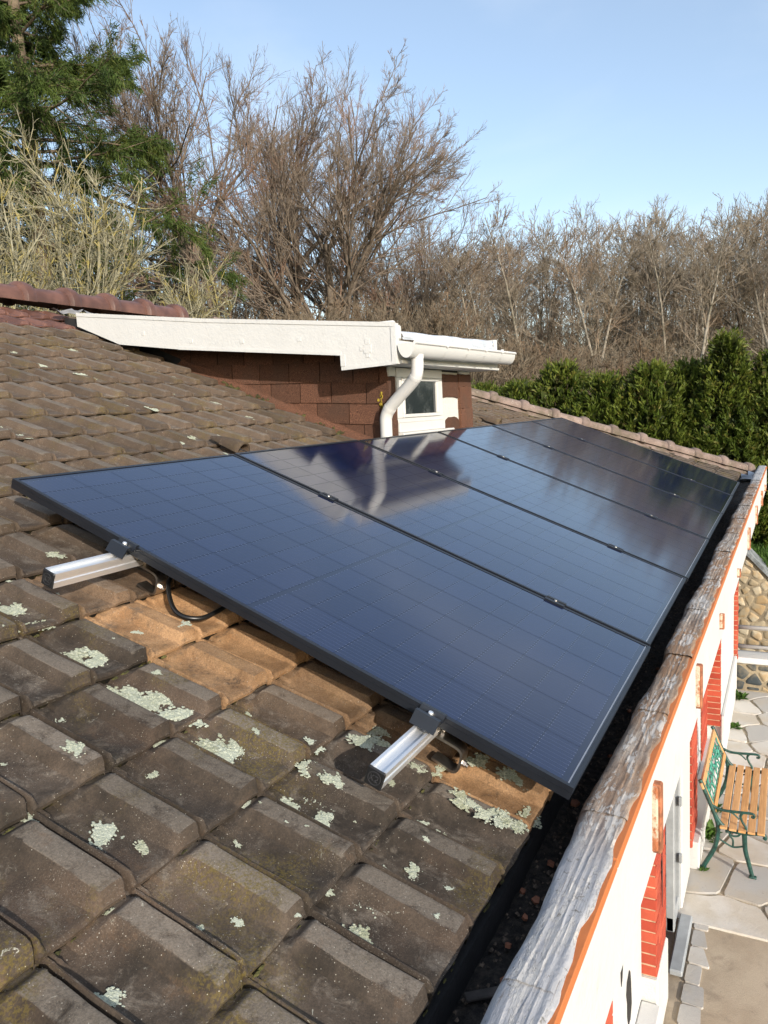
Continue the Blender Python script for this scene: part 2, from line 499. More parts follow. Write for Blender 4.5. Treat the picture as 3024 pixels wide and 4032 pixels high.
k = NM('eroded_corbel_face')
M['corbelw'] = k.done(k.mix((0.36, 0.13, 0.06), (0.55, 0.47, 0.36), k.rampf(k.noise(22, 6, 0.75), 0.42, 0.56)), 0.9, k.bump(k.noise(50, 5, 0.7), 0.8, 0.01), 0.2)
M['flag'] = mat_stone('pale_flagstone', (0.40, 0.385, 0.36), (0.58, 0.55, 0.50), (0.44, 0.37, 0.27), 1.6, 0.35)
M['joint'] = simple('sandy_paving_joint', (0.38, 0.32, 0.23), 0.95, 0.25, 9, 0.5, 80, 0.01)
k = NM('sandy_concrete_slab')
c = k.mix((0.36, 0.29, 0.21), (0.47, 0.39, 0.29), k.rampf(k.noise(2.2, 5, 0.65), 0.3, 0.7))
c = k.mix(c, (0.27, 0.22, 0.165), k.math('MULTIPLY', k.rampf(k.noise(6, 6, 0.7), 0.52, 0.68), 0.6))
M['slab'] = k.done(c, 0.95, k.bump(k.noise(110, 4, 0.7), 0.5, 0.006), 0.2)
M['stone'] = mat_stone('tan_rubble_stone', (0.32, 0.26, 0.17), (0.46, 0.40, 0.29), (0.40, 0.24, 0.09), 5.0, 0.6)
M['darkstone'] = mat_stone('dark_grey_rubble_stone', (0.045, 0.055, 0.06), (0.10, 0.11, 0.11), (0.20, 0.17, 0.12), 5.0, 0.5)
M['wallmortar'] = simple('tan_wall_mortar', (0.30, 0.245, 0.165), 0.95, 0.25, 9, 0.6, 60, 0.012)
k = NM('varnished_slat_wood')
v = k.vmul(k.pos(), (3, 60, 60))
c = k.mix((0.42, 0.20, 0.065), (0.62, 0.34, 0.135), k.rampf(k.noise(2, 5, 0.6, v), 0.3, 0.7))
M['wood'] = k.done(k.mix(c, (0.66, 0.40, 0.20), k.math('MULTIPLY', k.rand(), 0.5)), 0.5, k.bump(k.noise(3, 4, 0.6, v), 0.15, 0.003), 0.4)
M['iron'] = simple('dark_green_cast_iron', (0.012, 0.060, 0.048), 0.45, 0.35, 25, 0.3, 50, 0.004, spec=0.5)
M['irongreen'] = simple('worn_green_cast_panel', (0.055, 0.26, 0.19), 0.5, 0.45, 30, 0.4, 50, 0.004)
k = NM('lichen_crust')
c = k.mix((0.24, 0.26, 0.17), (0.52, 0.53, 0.41), k.rampf(k.noise(160, 4, 0.8), 0.36, 0.62))
c = k.mix(c, (0.33, 0.34, 0.22), k.math('MULTIPLY', k.rampf(k.noise(35, 4, 0.7), 0.45, 0.62), 0.6))
M['lichen'] = k.done(k.mix(c, (0.52, 0.57, 0.49), k.math('MULTIPLY', k.rand(), 0.6)), 0.95, k.bump(k.noise(180, 4, 0.8), 0.9, 0.006), 0.1)
M['yellow'] = simple('yellow_lichen', (0.40, 0.29, 0.03), 0.9, 0.3, 60, 0.5)
M['moss'] = simple('dark_moss', (0.075, 0.070, 0.018), 0.95, 0.5, 40, 0.8, 120, 0.01)
M['lead'] = simple('dull_lead_flashing', (0.30, 0.29, 0.28), 0.55, 0.2, 14, 0.3, 25, 0.01)
k = NM('meadow_grass')
c = k.mix((0.045, 0.075, 0.018), (0.10, 0.13, 0.035), k.rampf(k.noise(0.7, 5), 0.35, 0.65))
M['grass'] = k.done(k.mix(c, (0.16, 0.12, 0.06), k.math('MULTIPLY', k.rampf(k.noise(2.5, 6, 0.7), 0.5, 0.68), 0.6)), 0.95, k.bump(k.noise(30, 5, 0.7), 0.8, 0.05), 0.1)
M['weed'] = mat_leaf('green_weed_leaf', (0.05, 0.11, 0.02), (0.09, 0.17, 0.03), (0.12, 0.20, 0.05), 6, 0.25)
M['thuja'] = mat_leaf('thuja_foliage', (0.065, 0.100, 0.012), (0.130, 0.165, 0.022), (0.240, 0.190, 0.045), 1.6, 0.28)
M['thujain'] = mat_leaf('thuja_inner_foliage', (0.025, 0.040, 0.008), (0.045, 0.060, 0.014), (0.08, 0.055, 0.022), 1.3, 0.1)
M['fir'] = mat_leaf('fir_needles', (0.040, 0.072, 0.014), (0.085, 0.125, 0.024), (0.160, 0.165, 0.036), 0.6, 0.25)
M['firbark'] = mat_bark('fir_bark', (0.09, 0.065, 0.045), (0.20, 0.16, 0.11))
M['bark'] = mat_bark('grey_brown_bark', (0.085, 0.066, 0.050), (0.19, 0.155, 0.12))
M['twig'] = mat_bark('red_brown_twigs', (0.145, 0.115, 0.088), (0.27, 0.218, 0.168), (0.30, 0.160, 0.105), 0.45, 0.5)
M['palebark'] = mat_bark('pale_grey_bark', (0.16, 0.14, 0.11), (0.34, 0.305, 0.25), (0.12, 0.11, 0.07), .8, .6)
M['paletwig'] = mat_bark('grey_tan_twigs', (0.18, 0.150, 0.112), (0.32, 0.27, 0.205), (0.25, 0.155, 0.095), 0.35, 0.45)
M['lichenbark'] = mat_bark('lichened_bark', (0.18, 0.165, 0.105), (0.33, 0.31, 0.215), (0.40, 0.32, 0.06), 2.4, 0.6)
M['brush'] = mat_bark('brown_brush_twigs', (0.105, 0.083, 0.058), (0.22, 0.178, 0.125), (0.22, 0.125, 0.07), 0.5, 0.4)

# ---------------------------------------------------------------- the house
GZ = -3.1                                      # patio level
house = empty('house', (3.0, 4.0, GZ), 'single-storey house with brown tiled roof, dormer, white fascia and red brick piers', 'house')
TW, TL, U0, V0 = 0.1755, 0.2365, -0.012, 0.047
WT = -0.137                                    # pan level of a tile at its lower edge


def hip_u(v): return 8.62 - 0.83*v


# roof body under the tiles (main slope, hip end, back slope)
def rp(u, v, w=-0.175): return tuple(RW(u, v, w))
RV = 4.86
b = MB()
r0 = rp(-3.2, V0 + 0.03); r1 = rp(hip_u(0) - 0.08, V0 + 0.03); r2 = rp(hip_u(RV), RV); r3 = rp(-3.2, RV)
ymid = r2[1]
bk1 = (r1[0], 2*ymid - r1[1], r1[2]); bk0 = (r0[0], 2*ymid - r0[1], r0[2])
b.add([r0, r1, r2, r3, bk0, bk1], [(0, 1, 2, 3), (1, 5, 2), (5, 4, 3, 2), (0, 3, 4), (0, 4, 5, 1)])
roof = b.obj('roof', M['tile'], house)


def tile_mesh(seed, name, mat):
    rg = np.random.default_rng(seed)
    S = [0, .035, .045, .058, .075, .09, .105, .118, .14, .165, .20, .32, .355, .39, .50, .585, .60, .612, .70, .712, .725, .85, .94, .970, .980, 1.0]
    T = [-0.14, 0.0, 0.045, 0.07, .09, .115, .15, .2, .45, .72, .87, .925, .955, .975, .99, 1.0]
    def sm(a, b_, x): t = min(1, max(0, (x - a)/(b_ - a))); return t*t*(3 - 2*t)
    V = []
    ph = rg.uniform(0, 6, 4)
    for t in T:
        for s in S:
            # cross-section
            rib = 0.0145*(sm(.044, .066, s) - sm(.092, .120, s))
            roll = 0.0215*min(1, max(0, (s - .60)/.108)) + 0.0015*math.sin(math.pi*min(1, max(0, (s - .7)/.3)))
            roll *= (.35 + .65*sm(-.02, .085, t))
            edge = -0.012*sm(.978, .99, s) * 1.0
            h = rib + roll + edge*(1 if s > .97 else 0)
            if s < .037: h = -0.016
            # pan sunk a little
            h += -0.006*(sm(.11, .17, s) - sm(.52, .64, s))*sm(.1, .2, t)*(1 - 0.95*sm(.8, .97, t))
            # raised lip at the head of the pan, open between two fins
            lip = (0.0075 + 0.007*sm(.42, .6, s))*(1 - sm(.07, .13, t))*(sm(.325, .35, s))*(1 - min(1, max(0, (s - .60)/.108)))
            lip += 0.010*(1 - sm(.07, .13, t))*(sm(.10, .13, s) - sm(.165, .19, s))
            h += lip
            # rounded lower end of roll and rib
            e = sm(.90, 1.0, t)
            e = sm(.905, 1.0, t)
            h -= (roll*0.80 + rib*0.85)*e**1.4
            h -= 0.0035*sm(.97, 1.0, t)
            h += 0.0012*math.sin(9*s + ph[0])*math.sin(5*t + ph[1]) + rg.normal(0, 0.00035)
            x = s*TW
            if s > .6 and t > .9: x -= 0.006*e*e*sm(.6, .8, s)*(1 if s > .9 else 0)
            V.append((x + (rg.normal(0, .0006) if 0 < s < 1 else 0), (1 - t)*TL + 0.0012*math.sin(11*s + ph[2])*(t > .97), h - 0.024*(1 - t)))
    n = len(S); F = []
    for i in range(len(T) - 1):
        for j in range(n - 1):
            F.append((i*n + j, (i + 1)*n + j, (i + 1)*n + j + 1, i*n + j + 1))
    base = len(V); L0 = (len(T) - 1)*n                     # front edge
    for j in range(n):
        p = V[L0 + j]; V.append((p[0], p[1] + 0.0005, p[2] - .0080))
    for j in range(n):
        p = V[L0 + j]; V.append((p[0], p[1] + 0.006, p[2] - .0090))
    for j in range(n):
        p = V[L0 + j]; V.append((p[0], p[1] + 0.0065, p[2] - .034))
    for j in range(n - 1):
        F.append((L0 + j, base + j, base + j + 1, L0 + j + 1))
    joint0 = len(F)  # from here faces get joint grime with the gap's shade in its colour
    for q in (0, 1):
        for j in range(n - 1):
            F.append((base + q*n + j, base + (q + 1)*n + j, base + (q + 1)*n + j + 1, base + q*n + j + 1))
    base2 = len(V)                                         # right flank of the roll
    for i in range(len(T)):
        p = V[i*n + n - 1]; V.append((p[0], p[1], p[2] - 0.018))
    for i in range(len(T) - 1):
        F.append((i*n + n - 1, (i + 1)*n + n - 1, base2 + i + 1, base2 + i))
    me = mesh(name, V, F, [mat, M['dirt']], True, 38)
    mi = np.zeros(len(F), dtype=np.int32); mi[joint0:] = 1
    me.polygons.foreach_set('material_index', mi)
    return me


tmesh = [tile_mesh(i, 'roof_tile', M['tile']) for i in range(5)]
rmesh = [tile_mesh(20 + i, 'roof_tile', M['redtile']) for i in range(2)]


def to_px(P):                                   # rough pixel position in the finished picture
    q = Vector(P) - Vector(CAM)
    z = q.dot(_f)
    if z < 0.05: return None
    return 384 + 785.1*q.dot(_r)/z, 512 + 785.1*q.dot(_d)/z, z


cand = []
for kr in range(0, 20):
    for j in range(-13, 50):
        u0, v0 = U0 + TW*j, V0 + TL*kr
        uc, vc = u0 + TW/2, v0 + TL/2
        if uc > hip_u(vc) - 0.02: continue
        if 2.56 < uc < 4.25 and vc > 1.86: continue
        if 0.3 < u0 and u0 < 6.0 and 0.02 < v0 < 1.40 and kr > 0: hidden = True
        else: hidden = False
        q = to_px(RW(uc, vc, WT))
        vis = q is not None and -60 < q[0] < 830 and -60 < q[1] < 1090 and not hidden
        if uc > 4.2 and vc < 1.5 and uc < 6.2: vis = False
        cand.append((q[2] if vis else 1e3 + abs(uc), u0, v0, kr))
cand.sort()
rest_v, rest_f, rest_m = [], [], []
off = 0
for n_, (dist, u0, v0, kr) in enumerate(cand):
    if dist > 900 and kr > 0 and 0.6 < u0 < 5.7 and 0.2 < v0 < 1.3: continue      # under the panels, never seen
    red = kr >= 18
    jit = Rm(u0 + rng.normal(0, .0012), v0 + rng.normal(0, .0018), WT + rng.normal(0, .001)) @ Matrix.Rotation(rng.normal(0, .005), 4, 'Z') @ Matrix.Rotation(rng.normal(0, .006), 4, 'X') @ Matrix.Rotation(rng.normal(0, .006), 4, 'Y')
    me = rmesh[n_ % 2] if red else tmesh[int(rng.integers(5))]
    if dist < 900 and n_ < 300:
        link(bpy.data.objects.new('roof_tile', me), roof, jit)
    else:
        co = np.empty(len(me.vertices)*3, dtype=np.float32); me.vertices.foreach_get('co', co)
        A = np.array(jit)[:3]
        co = co.reshape(-1, 3) @ A[:, :3].T + A[:, 3]
        rest_v.append(co)
        rest_f += [tuple(i + off for i in pl.vertices) for pl in me.polygons]; rest_m += [pl.material_index for pl in me.polygons]
        off += len(co)
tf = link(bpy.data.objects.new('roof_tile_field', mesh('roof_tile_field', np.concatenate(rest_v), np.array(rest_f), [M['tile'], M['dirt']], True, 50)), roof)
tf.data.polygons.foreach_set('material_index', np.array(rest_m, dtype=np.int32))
tf['kind'] = 'stuff'


def cap_mesh(name, r, length, mat):
    V, F = [], []
    xs = [0, length*0.78, length*0.785, length*0.83, length*0.92, length, length, length - .004]
    rs = [r*0.92, r, r*1.08, r*1.30, r*1.34, r*1.26, r*1.02, r*.85]
    K = 13
    for x, rr in zip(xs, rs):
        for i in range(K):
            a = math.pi*(-0.06 + 1.12*i/(K - 1))
            V.append((x, math.cos(a)*rr*1.1, math.sin(a)*rr))
    for i in range(len(xs) - 1):
        for j in range(K - 1):
            F.append((i*K + j, i*K + j + 1, (i + 1)*K + j + 1, (i + 1)*K + j))
    return mesh(name, V, F, mat, True, 40)


rc = cap_mesh('ridge_tile', 0.100, 0.43, M['redtile'])
for i in range(7):
    x = 2.06 - 0.405 + 0.405*i - 0.405
    link(bpy.data.objects.new('ridge_tile', rc), roof, Matrix.Translation((x, ymid - 0.01, RW(0, RV, -0.10).z + 0.012)) @ Matrix.Rotation(rng.normal(0, .012), 4, 'Y'))
hc = cap_mesh('hip_tile', 0.070, 0.405, M['hiptile'])
h0 = RW(hip_u(0) + .02, -0.01, -0.095); h1 = RW(hip_u(RV), RV, -0.095)
hd = (h1 - h0).normalized()
hz = (Vector((0, 0, 1)) - hd*hd.z).normalized(); hy = hz.cross(hd)
nh = int((h1 - h0).length/0.372)
for i in range(nh):
    p = h0 + hd*(0.372*i)
    # collar towards the eave: x axis points down the hip
    X_, Y_, Z_ = -hd, -hy, hz
    mw = Matrix(((X_.x, Y_.x, Z_.x, 0), (X_.y, Y_.y, Z_.y, 0), (X_.z, Y_.z, Z_.z, 0), (0, 0, 0, 1)))
    link(bpy.data.objects.new('hip_tile', hc), roof, Matrix.Translation(p + hd*0.39) @ mw @ Matrix.Rotation(rng.normal(0, .012), 4, 'Z'))
# mortar under the hip tiles
b = MB()
N = 60
for i in range(N + 1):
    p = h0 + (h1 - h0)*i/N
    side = Vector((-1, 0, 0))
    w0 = 0.055 + 0.02*rng.random(); w1 = 0.10 + 0.03*rng.random()
    b.v += [tuple(p + Vector((0, 0, 0.01))), tuple(p + side*w0 + Vector((0, 0, -0.005))), tuple(p + side*w1 + Vector((0, 0, -0.035 - 0.01*rng.random())))]
for i in range(N):
    for j in range(2):
        b.f.append((i*3 + j, i*3 + j + 1, i*3 + 4 + j, i*3 + 3 + j))
b.obj('hip_mortar', M['hiptile'], roof, True)

# vent tiles (hooded)
def vent(u, v):
    b = MB()
    V, F = [], []
    for i in range(7):
        t = i/6
        for j in range(11):
            a = math.pi*j/10
            r_ = 0.045*(0.25 + 0.75*math.sin(t*math.pi/2))
            V.append((0.075 + math.cos(a)*r_*1.05, 0.16 - 0.2*t, 0.005 + math.sin(a)*r_*1.1))
    for i in range(6):
        for j in range(10):
            F.append((i*11 + j, i*11 + j + 1, (i + 1)*11 + j + 1, (i + 1)*11 + j))
    n = len(V)
    for j in range(11):
        p = V[66 + j]; V.append((0.075 + (p[0] - .075)*.78, p[1] + .004, .004 + (p[2] - .004)*.78))
    for j in range(11):
        p = V[n + j]; V.append((p[0], p[1] + .12, p[2]*.8))
    for j in range(10):
        F.append((66 + j, 67 + j, n + j + 1, n + j)); F.append((n + j, n + j + 1, n + 12 + j, n + 11 + j))
    b.add(V, F)
    b.obj('vent_tile', M['tile'], roof, True, mw=Rm(u, v, WT + 0.012))
vent(1.40, 2.06); vent(5.13, 2.05)

# lichen crusts on the tiles
def lichen_mesh(seed):
    rg = np.random.default_rng(seed)
    V, F = [], []
    ph = rg.uniform(0, 6.28, 6)
    n = 0
    for i in range(18):
        a = 2*math.pi*i/18; lob = .82 + .26*math.sin(2*a + ph[0]) + .20*math.sin(3*a + ph[1]) + .14*math.sin(5*a + ph[2]) + rg.normal(0, .05)
        V.append((math.cos(a)*lob*.95, math.sin(a)*lob*.86, .015))
    V.append((0, 0, .04)); F += [(i, (i + 1) % 18, 18) for i in range(18)]
    while n < 110:
        a = rg.uniform(0, 6.28); r_ = math.sqrt(rg.random())*1.45
        lob = .82 + .26*math.sin(2*a + ph[0]) + .20*math.sin(3*a + ph[1]) + .14*math.sin(5*a + ph[2])
        if r_ > lob + abs(rg.normal(0, .16)): continue
        n += 1
        c = (math.cos(a)*r_, math.sin(a)*r_*.9); q = rg.uniform(.08, .20)*(1 if r_ < lob*.75 else .7); h = q*rg.uniform(.25, .60)
        K = 6; n0 = len(V); t0 = rg.uniform(0, 1)
        for i in range(K): V.append((c[0] + math.cos(t0 + 6.283*i/K)*q*rg.uniform(.75, 1.2), c[1] + math.sin(t0 + 6.283*i/K)*q*rg.uniform(.75, 1.2), 0.0))
        V.append((c[0], c[1], h))
        for i in range(K): F.append((n0 + i, n0 + (i + 1) % K, n0 + K))
    return mesh('lichen_patch', V, F, M['lichen'], False)
lm = [lichen_mesh(i) for i in range(7)]
LP = [(-0.292,1.344,.05),(-0.306,1.247,.028),(-0.278,1.063,.042),(-0.308,1.106,.03),(-0.492,.953,.025),(-0.322,.898,.05),(-0.344,.947,.03),(-0.285,.871,.035),(-0.291,.789,.038),(-0.565,.818,.025),(-0.306,.677,.036),(-0.301,.643,.036),(-0.252,.64,.03),(-0.411,.519,.014),(-0.06,1.496,.02),(-0.14,.531,.024),(-0.039,.445,.03),(-0.236,.426,.028),(-0.337,.467,.023),(-0.32,.391,.026),(-0.169,.704,.018),(-0.399,.755,.015),(-0.652,.646,.029),(-0.632,.563,.017),(-0.864,.416,.02),(-0.505,.195,.028),(-0.24,.499,.026),(-0.297,.189,.022),(-0.176,.229,.026),(-0.338,.238,.011),(-0.477,.287,.012),(-0.759,.514,.008),(-0.462,.704,.013),(-0.624,.752,.012),(-0.718,.756,.013),(-0.068,.198,.026),(-0.047,.173,.018),(-0.054,.137,.024),(-0.052,.102,.026),(-0.048,.078,.022),(-0.172,.185,.014),(-0.238,.205,.008),(-0.045,.315,.016),(-0.072,.345,.016),(.007,.286,.019),(.125,.228,.026),(.127,.14,.030),(.057,.062,.028),(-0.063,.436,.02),(-0.026,.414,.022),(-0.045,.469,.022),(.028,.472,.02),(-0.289,.115,.01),(.06,.47,.02),(.10,.455,.025)]


def tile_height(u, v):                          # approximate top of the tile at a roof point
    s = ((u - U0)/TW) % 1.0; kk = (v - V0)/TL; t = 1 - (kk - math.floor(kk))
    def sm(a, b_, x): q = min(1, max(0, (x - a)/(b_ - a))); return q*q*(3 - 2*q)
    e = sm(.9, 1, t)
    h = 0.0215*min(1, max(0, (s - .60)/.108))*(1 - .8*sm(.905, 1, t)**1.4)*(.35 + .65*sm(-.02, .085, t)) - 0.024*(1 - t) - 0.006*(sm(.11, .17, s) - sm(.52, .64, s))
    return WT + h
for i, (u, v, r_) in enumerate(LP):
    s = ((u - U0)/TW) % 1.0
    if .58 < s < .74: u += (0.78 - s)*TW if s > .66 else (0.52 - s)*TW
    r_ = min(r_, .045)*1.15
    link(bpy.data.objects.new('lichen_patch', lm[i % 7]), roof, Rm(u, v, tile_height(u, v) + .001, rng.uniform(0, 6.28)) @ Matrix.Diagonal((r_*rng.uniform(.9, 1.2), r_*rng.uniform(.75, 1.05), r_*1.1 if r_ > .012 else r_, 1)))
pw = []                                         # powdery white smears on three tiles
for (ua, va, ub_, vb, wd, nn) in [(-.395, .44, -.385, .315, .022, 330), (-.43, .262, -.42, .20, .025, 120), (-.285, .455, -.25, .39, .022, 90)]:
    V, F = [], []
    for i in range(nn):
        t = rng.random(); u = ua + (ub_ - ua)*t + rng.normal(0, wd*.5); v = va + (vb - va)*t + rng.normal(0, .008); q = rng.uniform(.0006, .0024)
        if not .12 < ((u - U0)/TW) % 1.0 < .58: continue
        c0 = RW(u, v, tile_height(u, v) + .0006); n0 = len(V)
        for a in (0, 1.57, 3.14, 4.71): V.append((c0.x + math.cos(a)*q, c0.y + math.sin(a)*q*CP, c0.z + math.sin(a)*q*SP))
        V.append((c0.x, c0.y - .0003, c0.z + q*.5)); F += [(n0, n0 + 1, n0 + 4), (n0 + 1, n0 + 2, n0 + 4), (n0 + 2, n0 + 3, n0 + 4), (n0 + 3, n0, n0 + 4)]
    o = link(bpy.data.objects.new('lichen_powder', mesh('lichen_powder', V, F, M['lichen'])), roof); o['kind'] = 'stuff'
for i in range(45):                             # more on the near tiles
    u, v = rng.uniform(-1.0, .0), rng.uniform(.06, 1.3)
    s = ((u - U0)/TW) % 1.0
    if .54 < s < .75 or s < .14 or s > .95: continue
    r_ = rng.choice([.004, .007, .012, .02], p=[.4, .3, .2, .1])
    link(bpy.data.objects.new('lichen_patch', lm[i % 7]), roof, Rm(u, v, tile_height(u, v) + .001, rng.uniform(0, 6.28)) @ Matrix.Diagonal((r_, r_*.8, r_*.8, 1)))
for i in range(260):                            # small scattered ones further up
    u, v = rng.uniform(-1.1, 2.4), rng.uniform(0.3, 4.0)
    if u > -0.05 and v < 1.85: continue
    s = ((u - U0)/TW) % 1.0
    if .56 < s < .74 or s < .08 or s > .97: continue
    r_ = rng.choice([.006, .009, .013, .018], p=[.3, .3, .25, .15])*(1 + .35*max(0, v - 1))*(1.5 if v > 1.8 else 1)
    link(bpy.data.objects.new('lichen_patch', lm[i % 7]), roof, Rm(u, v, tile_height(u, v) + .001, rng.uniform(0, 6.28)) @ Matrix.Diagonal((r_, r_*.8, r_*.9, 1)))

# moss lines in the course joints (uncountable)
V, F = [], []
for kr in range(0, 12):
    for i in range(150):
        u = rng.uniform(-1.3, 2.5)
        if rng.random() < .45 + .03*kr: continue
        if u > -0.02 and kr < 7: continue
        v = V0 + TL*kr - 0.002 + rng.normal(0, .0015)
        r_ = rng.uniform(.002, .0055)
        c0 = RW(u, v, WT - 0.021 + rng.uniform(0, .006)); n0 = len(V)
        for q in range(5):
            a = 6.28*q/5; V.append((c0.x + math.cos(a)*r_*2.2, c0.y + math.sin(a)*r_*.6, c0.z + math.sin(a)*r_*.3))
        V.append((c0.x, c0.y - .3*r_, c0.z + r_*1.1))
        for q in range(5): F.append((n0 + q, n0 + (q + 1) % 5, n0 + 5))
# clumps along the dormer cheek
for i in range(160):
    v = rng.uniform(1.9, 3.4); u = 2.60 + rng.uniform(0, .10)
    if math.sin(v*9) + math.sin(v*23) < .1: continue
    r_ = rng.uniform(.006, .022); c0 = RW(u, v, WT - .012 + .25*max(0, u - 2.62)); n0 = len(V)
    for q in range(6):
        a = 6.28*q/6; V.append((c0.x + math.cos(a)*r_, c0.y + math.sin(a)*r_, c0.z + math.sin(a)*r_*.4))
    V.append((c0.x, c0.y, c0.z + r_*.9))
    for q in range(6): F.append((n0 + q, n0 + (q + 1) % 6, n0 + 6))
ms = link(bpy.data.objects.new('moss', mesh('moss', V, F, M['moss'], True)), roof)
ms['kind'] = 'stuff'

# lead flashing scrap at the ridge, red tile end
b = MB()
V, F = [], []
for i in range(9):
    for j in range(5):
        V.append((2.44 + .34*i/8, 4.24 - .09*j/4 + .02*math.sin(i*1.3), 1.642 - .028*j/4*(1 + .6*math.sin(i*.9)) + .012*math.sin(i*2.1 + j) + .006*i*.2))
for i in range(8):
    for j in range(4): F.append((i*5 + j, i*5 + j + 1, i*5 + 6 + j, i*5 + 5 + j))
b.add(V, F)
b.obj('lead_flashing', M['lead'], roof, True)

# ---------------------------------------------------------------- eave: gutter, coping, orange board, white band
SK = -0.006


def sk(x, y, z): return (x, y + SK*x, z)
XE = 8.85
eave = MB()
eave.add([sk(-3, .10, -.215), sk(XE, .13, -.215), sk(XE, -.04, -.215), sk(-3, -.04, -.215)], [(0, 3, 2, 1)])
nX = 260
eave.v = []; eave.f = []
for i in range(nX + 1):
    x = -1.6 + (XE + 1.6)*i/nX
    for j, yy in enumerate(np.linspace(.125, -.035, 9)):
        z = -.205 + .012*math.sin(3.1*x + j) * (0.5 + .5*math.sin(7.3*x)) + rng.normal(0, .0035)
        eave.v.append((x, yy, z))
for i in range(nX):
    for j in range(8): eave.f.append((i*9 + j, i*9 + j + 1, i*9 + 10 + j, i*9 + 9 + j))
gut = eave.obj('eave_gutter', M['gutter'], house, True)
b = MB(); b.box((-3, .10, -.30), (XE - .3, .118, -.150)); b.obj('gutter_back_board', M['bitumen'], gut)
# crumbs of debris in the gutter (uncountable)
V, F = [], []
for i in range(2600):
    x = -1.0 + 9.6*rng.random()**1.6; y = rng.uniform(-.03, .095) ; r_ = rng.uniform(.0015, .006)
    n0 = len(V); z = -.203 + rng.uniform(0, .006)
    for q in range(4):
        a = 6.28*q/4 + rng.uniform(0, 1); V.append((x + math.cos(a)*r_*1.5, y + math.sin(a)*r_, z + rng.uniform(-.002, .002)))
    V.append((x, y, z + r_*1.0))
    for q in range(4): F.append((n0 + q, n0 + (q + 1) % 4, n0 + 4))
db = link(bpy.data.objects.new('gutter_debris', mesh('gutter_debris', V, F, simple('gutter_crumbs', (0.13, 0.095, 0.068), 0.9, 0.6, 60))), gut)
db['kind'] = 'stuff'

# coping: overlapping sheets moulded over the edge
cprof = [(.012, -.21), (.006, -.17), (-.002, -.13), (-.006, -.10), (-.010, -.080), (-.015, -.066), (-.022, -.0585), (-.030, -.0555), (-.037, -.0550), (-.042, -.0550), (-.047, -.0552), (-.051, -.0554), (-.055, -.0556), (-.059, -.0558), (-.063, -.056), (-.067, -.0562), (-.071, -.0564), (-.075, -.0566), (-.079, -.0569), (-.083, -.0572), (-.088, -.0576), (-.093, -.058), (-.099, -.0588), (-.1025, -.0625), (-.103, -.071)]
joints = [-1.55, -1.0, -.52, .02, .62, 1.15, 1.78, 2.36, 3.1, 3.75, 4.4, 5.1, 5.8, 6.4, 7.1, 7.8, XE]
coping = None
for q in range(len(joints) - 1):
    xa, xb = joints[q], joints[q + 1] + .05
    nx = max(12, int((xb - xa)/.028))
    b = MB()
    po = rng.uniform(0, 6, 6)
    for i in range(nx + 1):
        x = xa + (xb - xa)*i/nx
        t = i/nx
        lift = .0055*(1 - t) - .001
        for j, (y, z) in enumerate(cprof):
            in_ = 1 - j/(len(cprof) - 1)
            wob = (.008*math.sin(4.2*x + .7) + .005*math.sin(9.7*x + 1.2) + .003*math.sin(21*x))*in_**2
            cor = (.0032 if (j % 3) == 0 else (-.0012 if j % 3 == 1 else .0))*(8 < j < len(cprof) - 3)*.30*(1 + .2*math.sin(1.1*x + j))
            zz = z + lift + cor + .0014*math.sin(3.3*x + po[1]) + rng.normal(0, .0004)
            yy = y + wob + rng.normal(0, .0008)
            if j > len(cprof) - 4: yy += .006*math.sin(13*x + po[2])*math.sin(31*x + po[3])
            b.v.append(sk(x, yy, zz))
    n = len(cprof)
    for i in range(nx):
        for j in range(n - 1): b.f.append((i*n + j, (i + 1)*n + j, (i + 1)*n + j + 1, i*n + j + 1))
    if coping is None: coping = b.obj('coping', M['coping'], house, True, 28)
    else: b.obj('coping_sheet', M['coping'], coping, True, 28)
# body below the coping, orange board and the white band
b = MB(); b.box((-3, -.088, -.33), (XE - .01, -.022, -.10)); b.xf(sk); body = b.obj('eave_beam', M['white'], house)
b = MB()
for q, (xa, xb) in enumerate([(-3, -.13), (-.125, 1.4), (1.405, 3.4), (3.405, 5.6), (5.605, 7.2), (7.205, XE + .02)]):
    o_ = MB().box((xa, -.1135, -.082), (xb, -.0945, -.062), .002).xf(sk)
    o_.obj('orange_board', M['orange'], body)
b = MB(); b.box((-3, -.110, -.318), (XE + .012, -.0885, -.0825)); b.xf(sk); band = b.obj('white_band', M['white'], body)
cb_ = MB().box((-.016, -.018, -.085), (.016, .016, .085), .004); cbm = cb_.data('corbel', M['corbel'])
cw_ = MB().box((-.006, -.010, -.085), (.006, .016, .075), .004); cwm = cw_.data('corbel_face', M['corbelw'])
for i, (x, z0, z1) in enumerate([(-.62, -.30, -.13), (.325, -.29, -.115), (1.26, -.27, -.115), (2.22, -.25, -.18), (3.45, -.27, -.22), (4.6, -.31, -.15), (5.84, -.31, -.15), (7.09, -.31, -.16), (8.05, -.27, -.2)]):
    sc = (z1 - z0)/.17
    c_ = link(bpy.data.objects.new('corbel', cbm), body, Matrix.Translation((x, -.112 + SK*x, (z0 + z1)/2)) @ Matrix.Diagonal((1, 1, sc, 1)))
    link(bpy.data.objects.new('corbel_face', cwm), body, Matrix.Translation((x - .0225, -.113 + SK*x, (z0 + z1)/2 + .01)) @ Matrix.Diagonal((1, 1, sc, 1)))
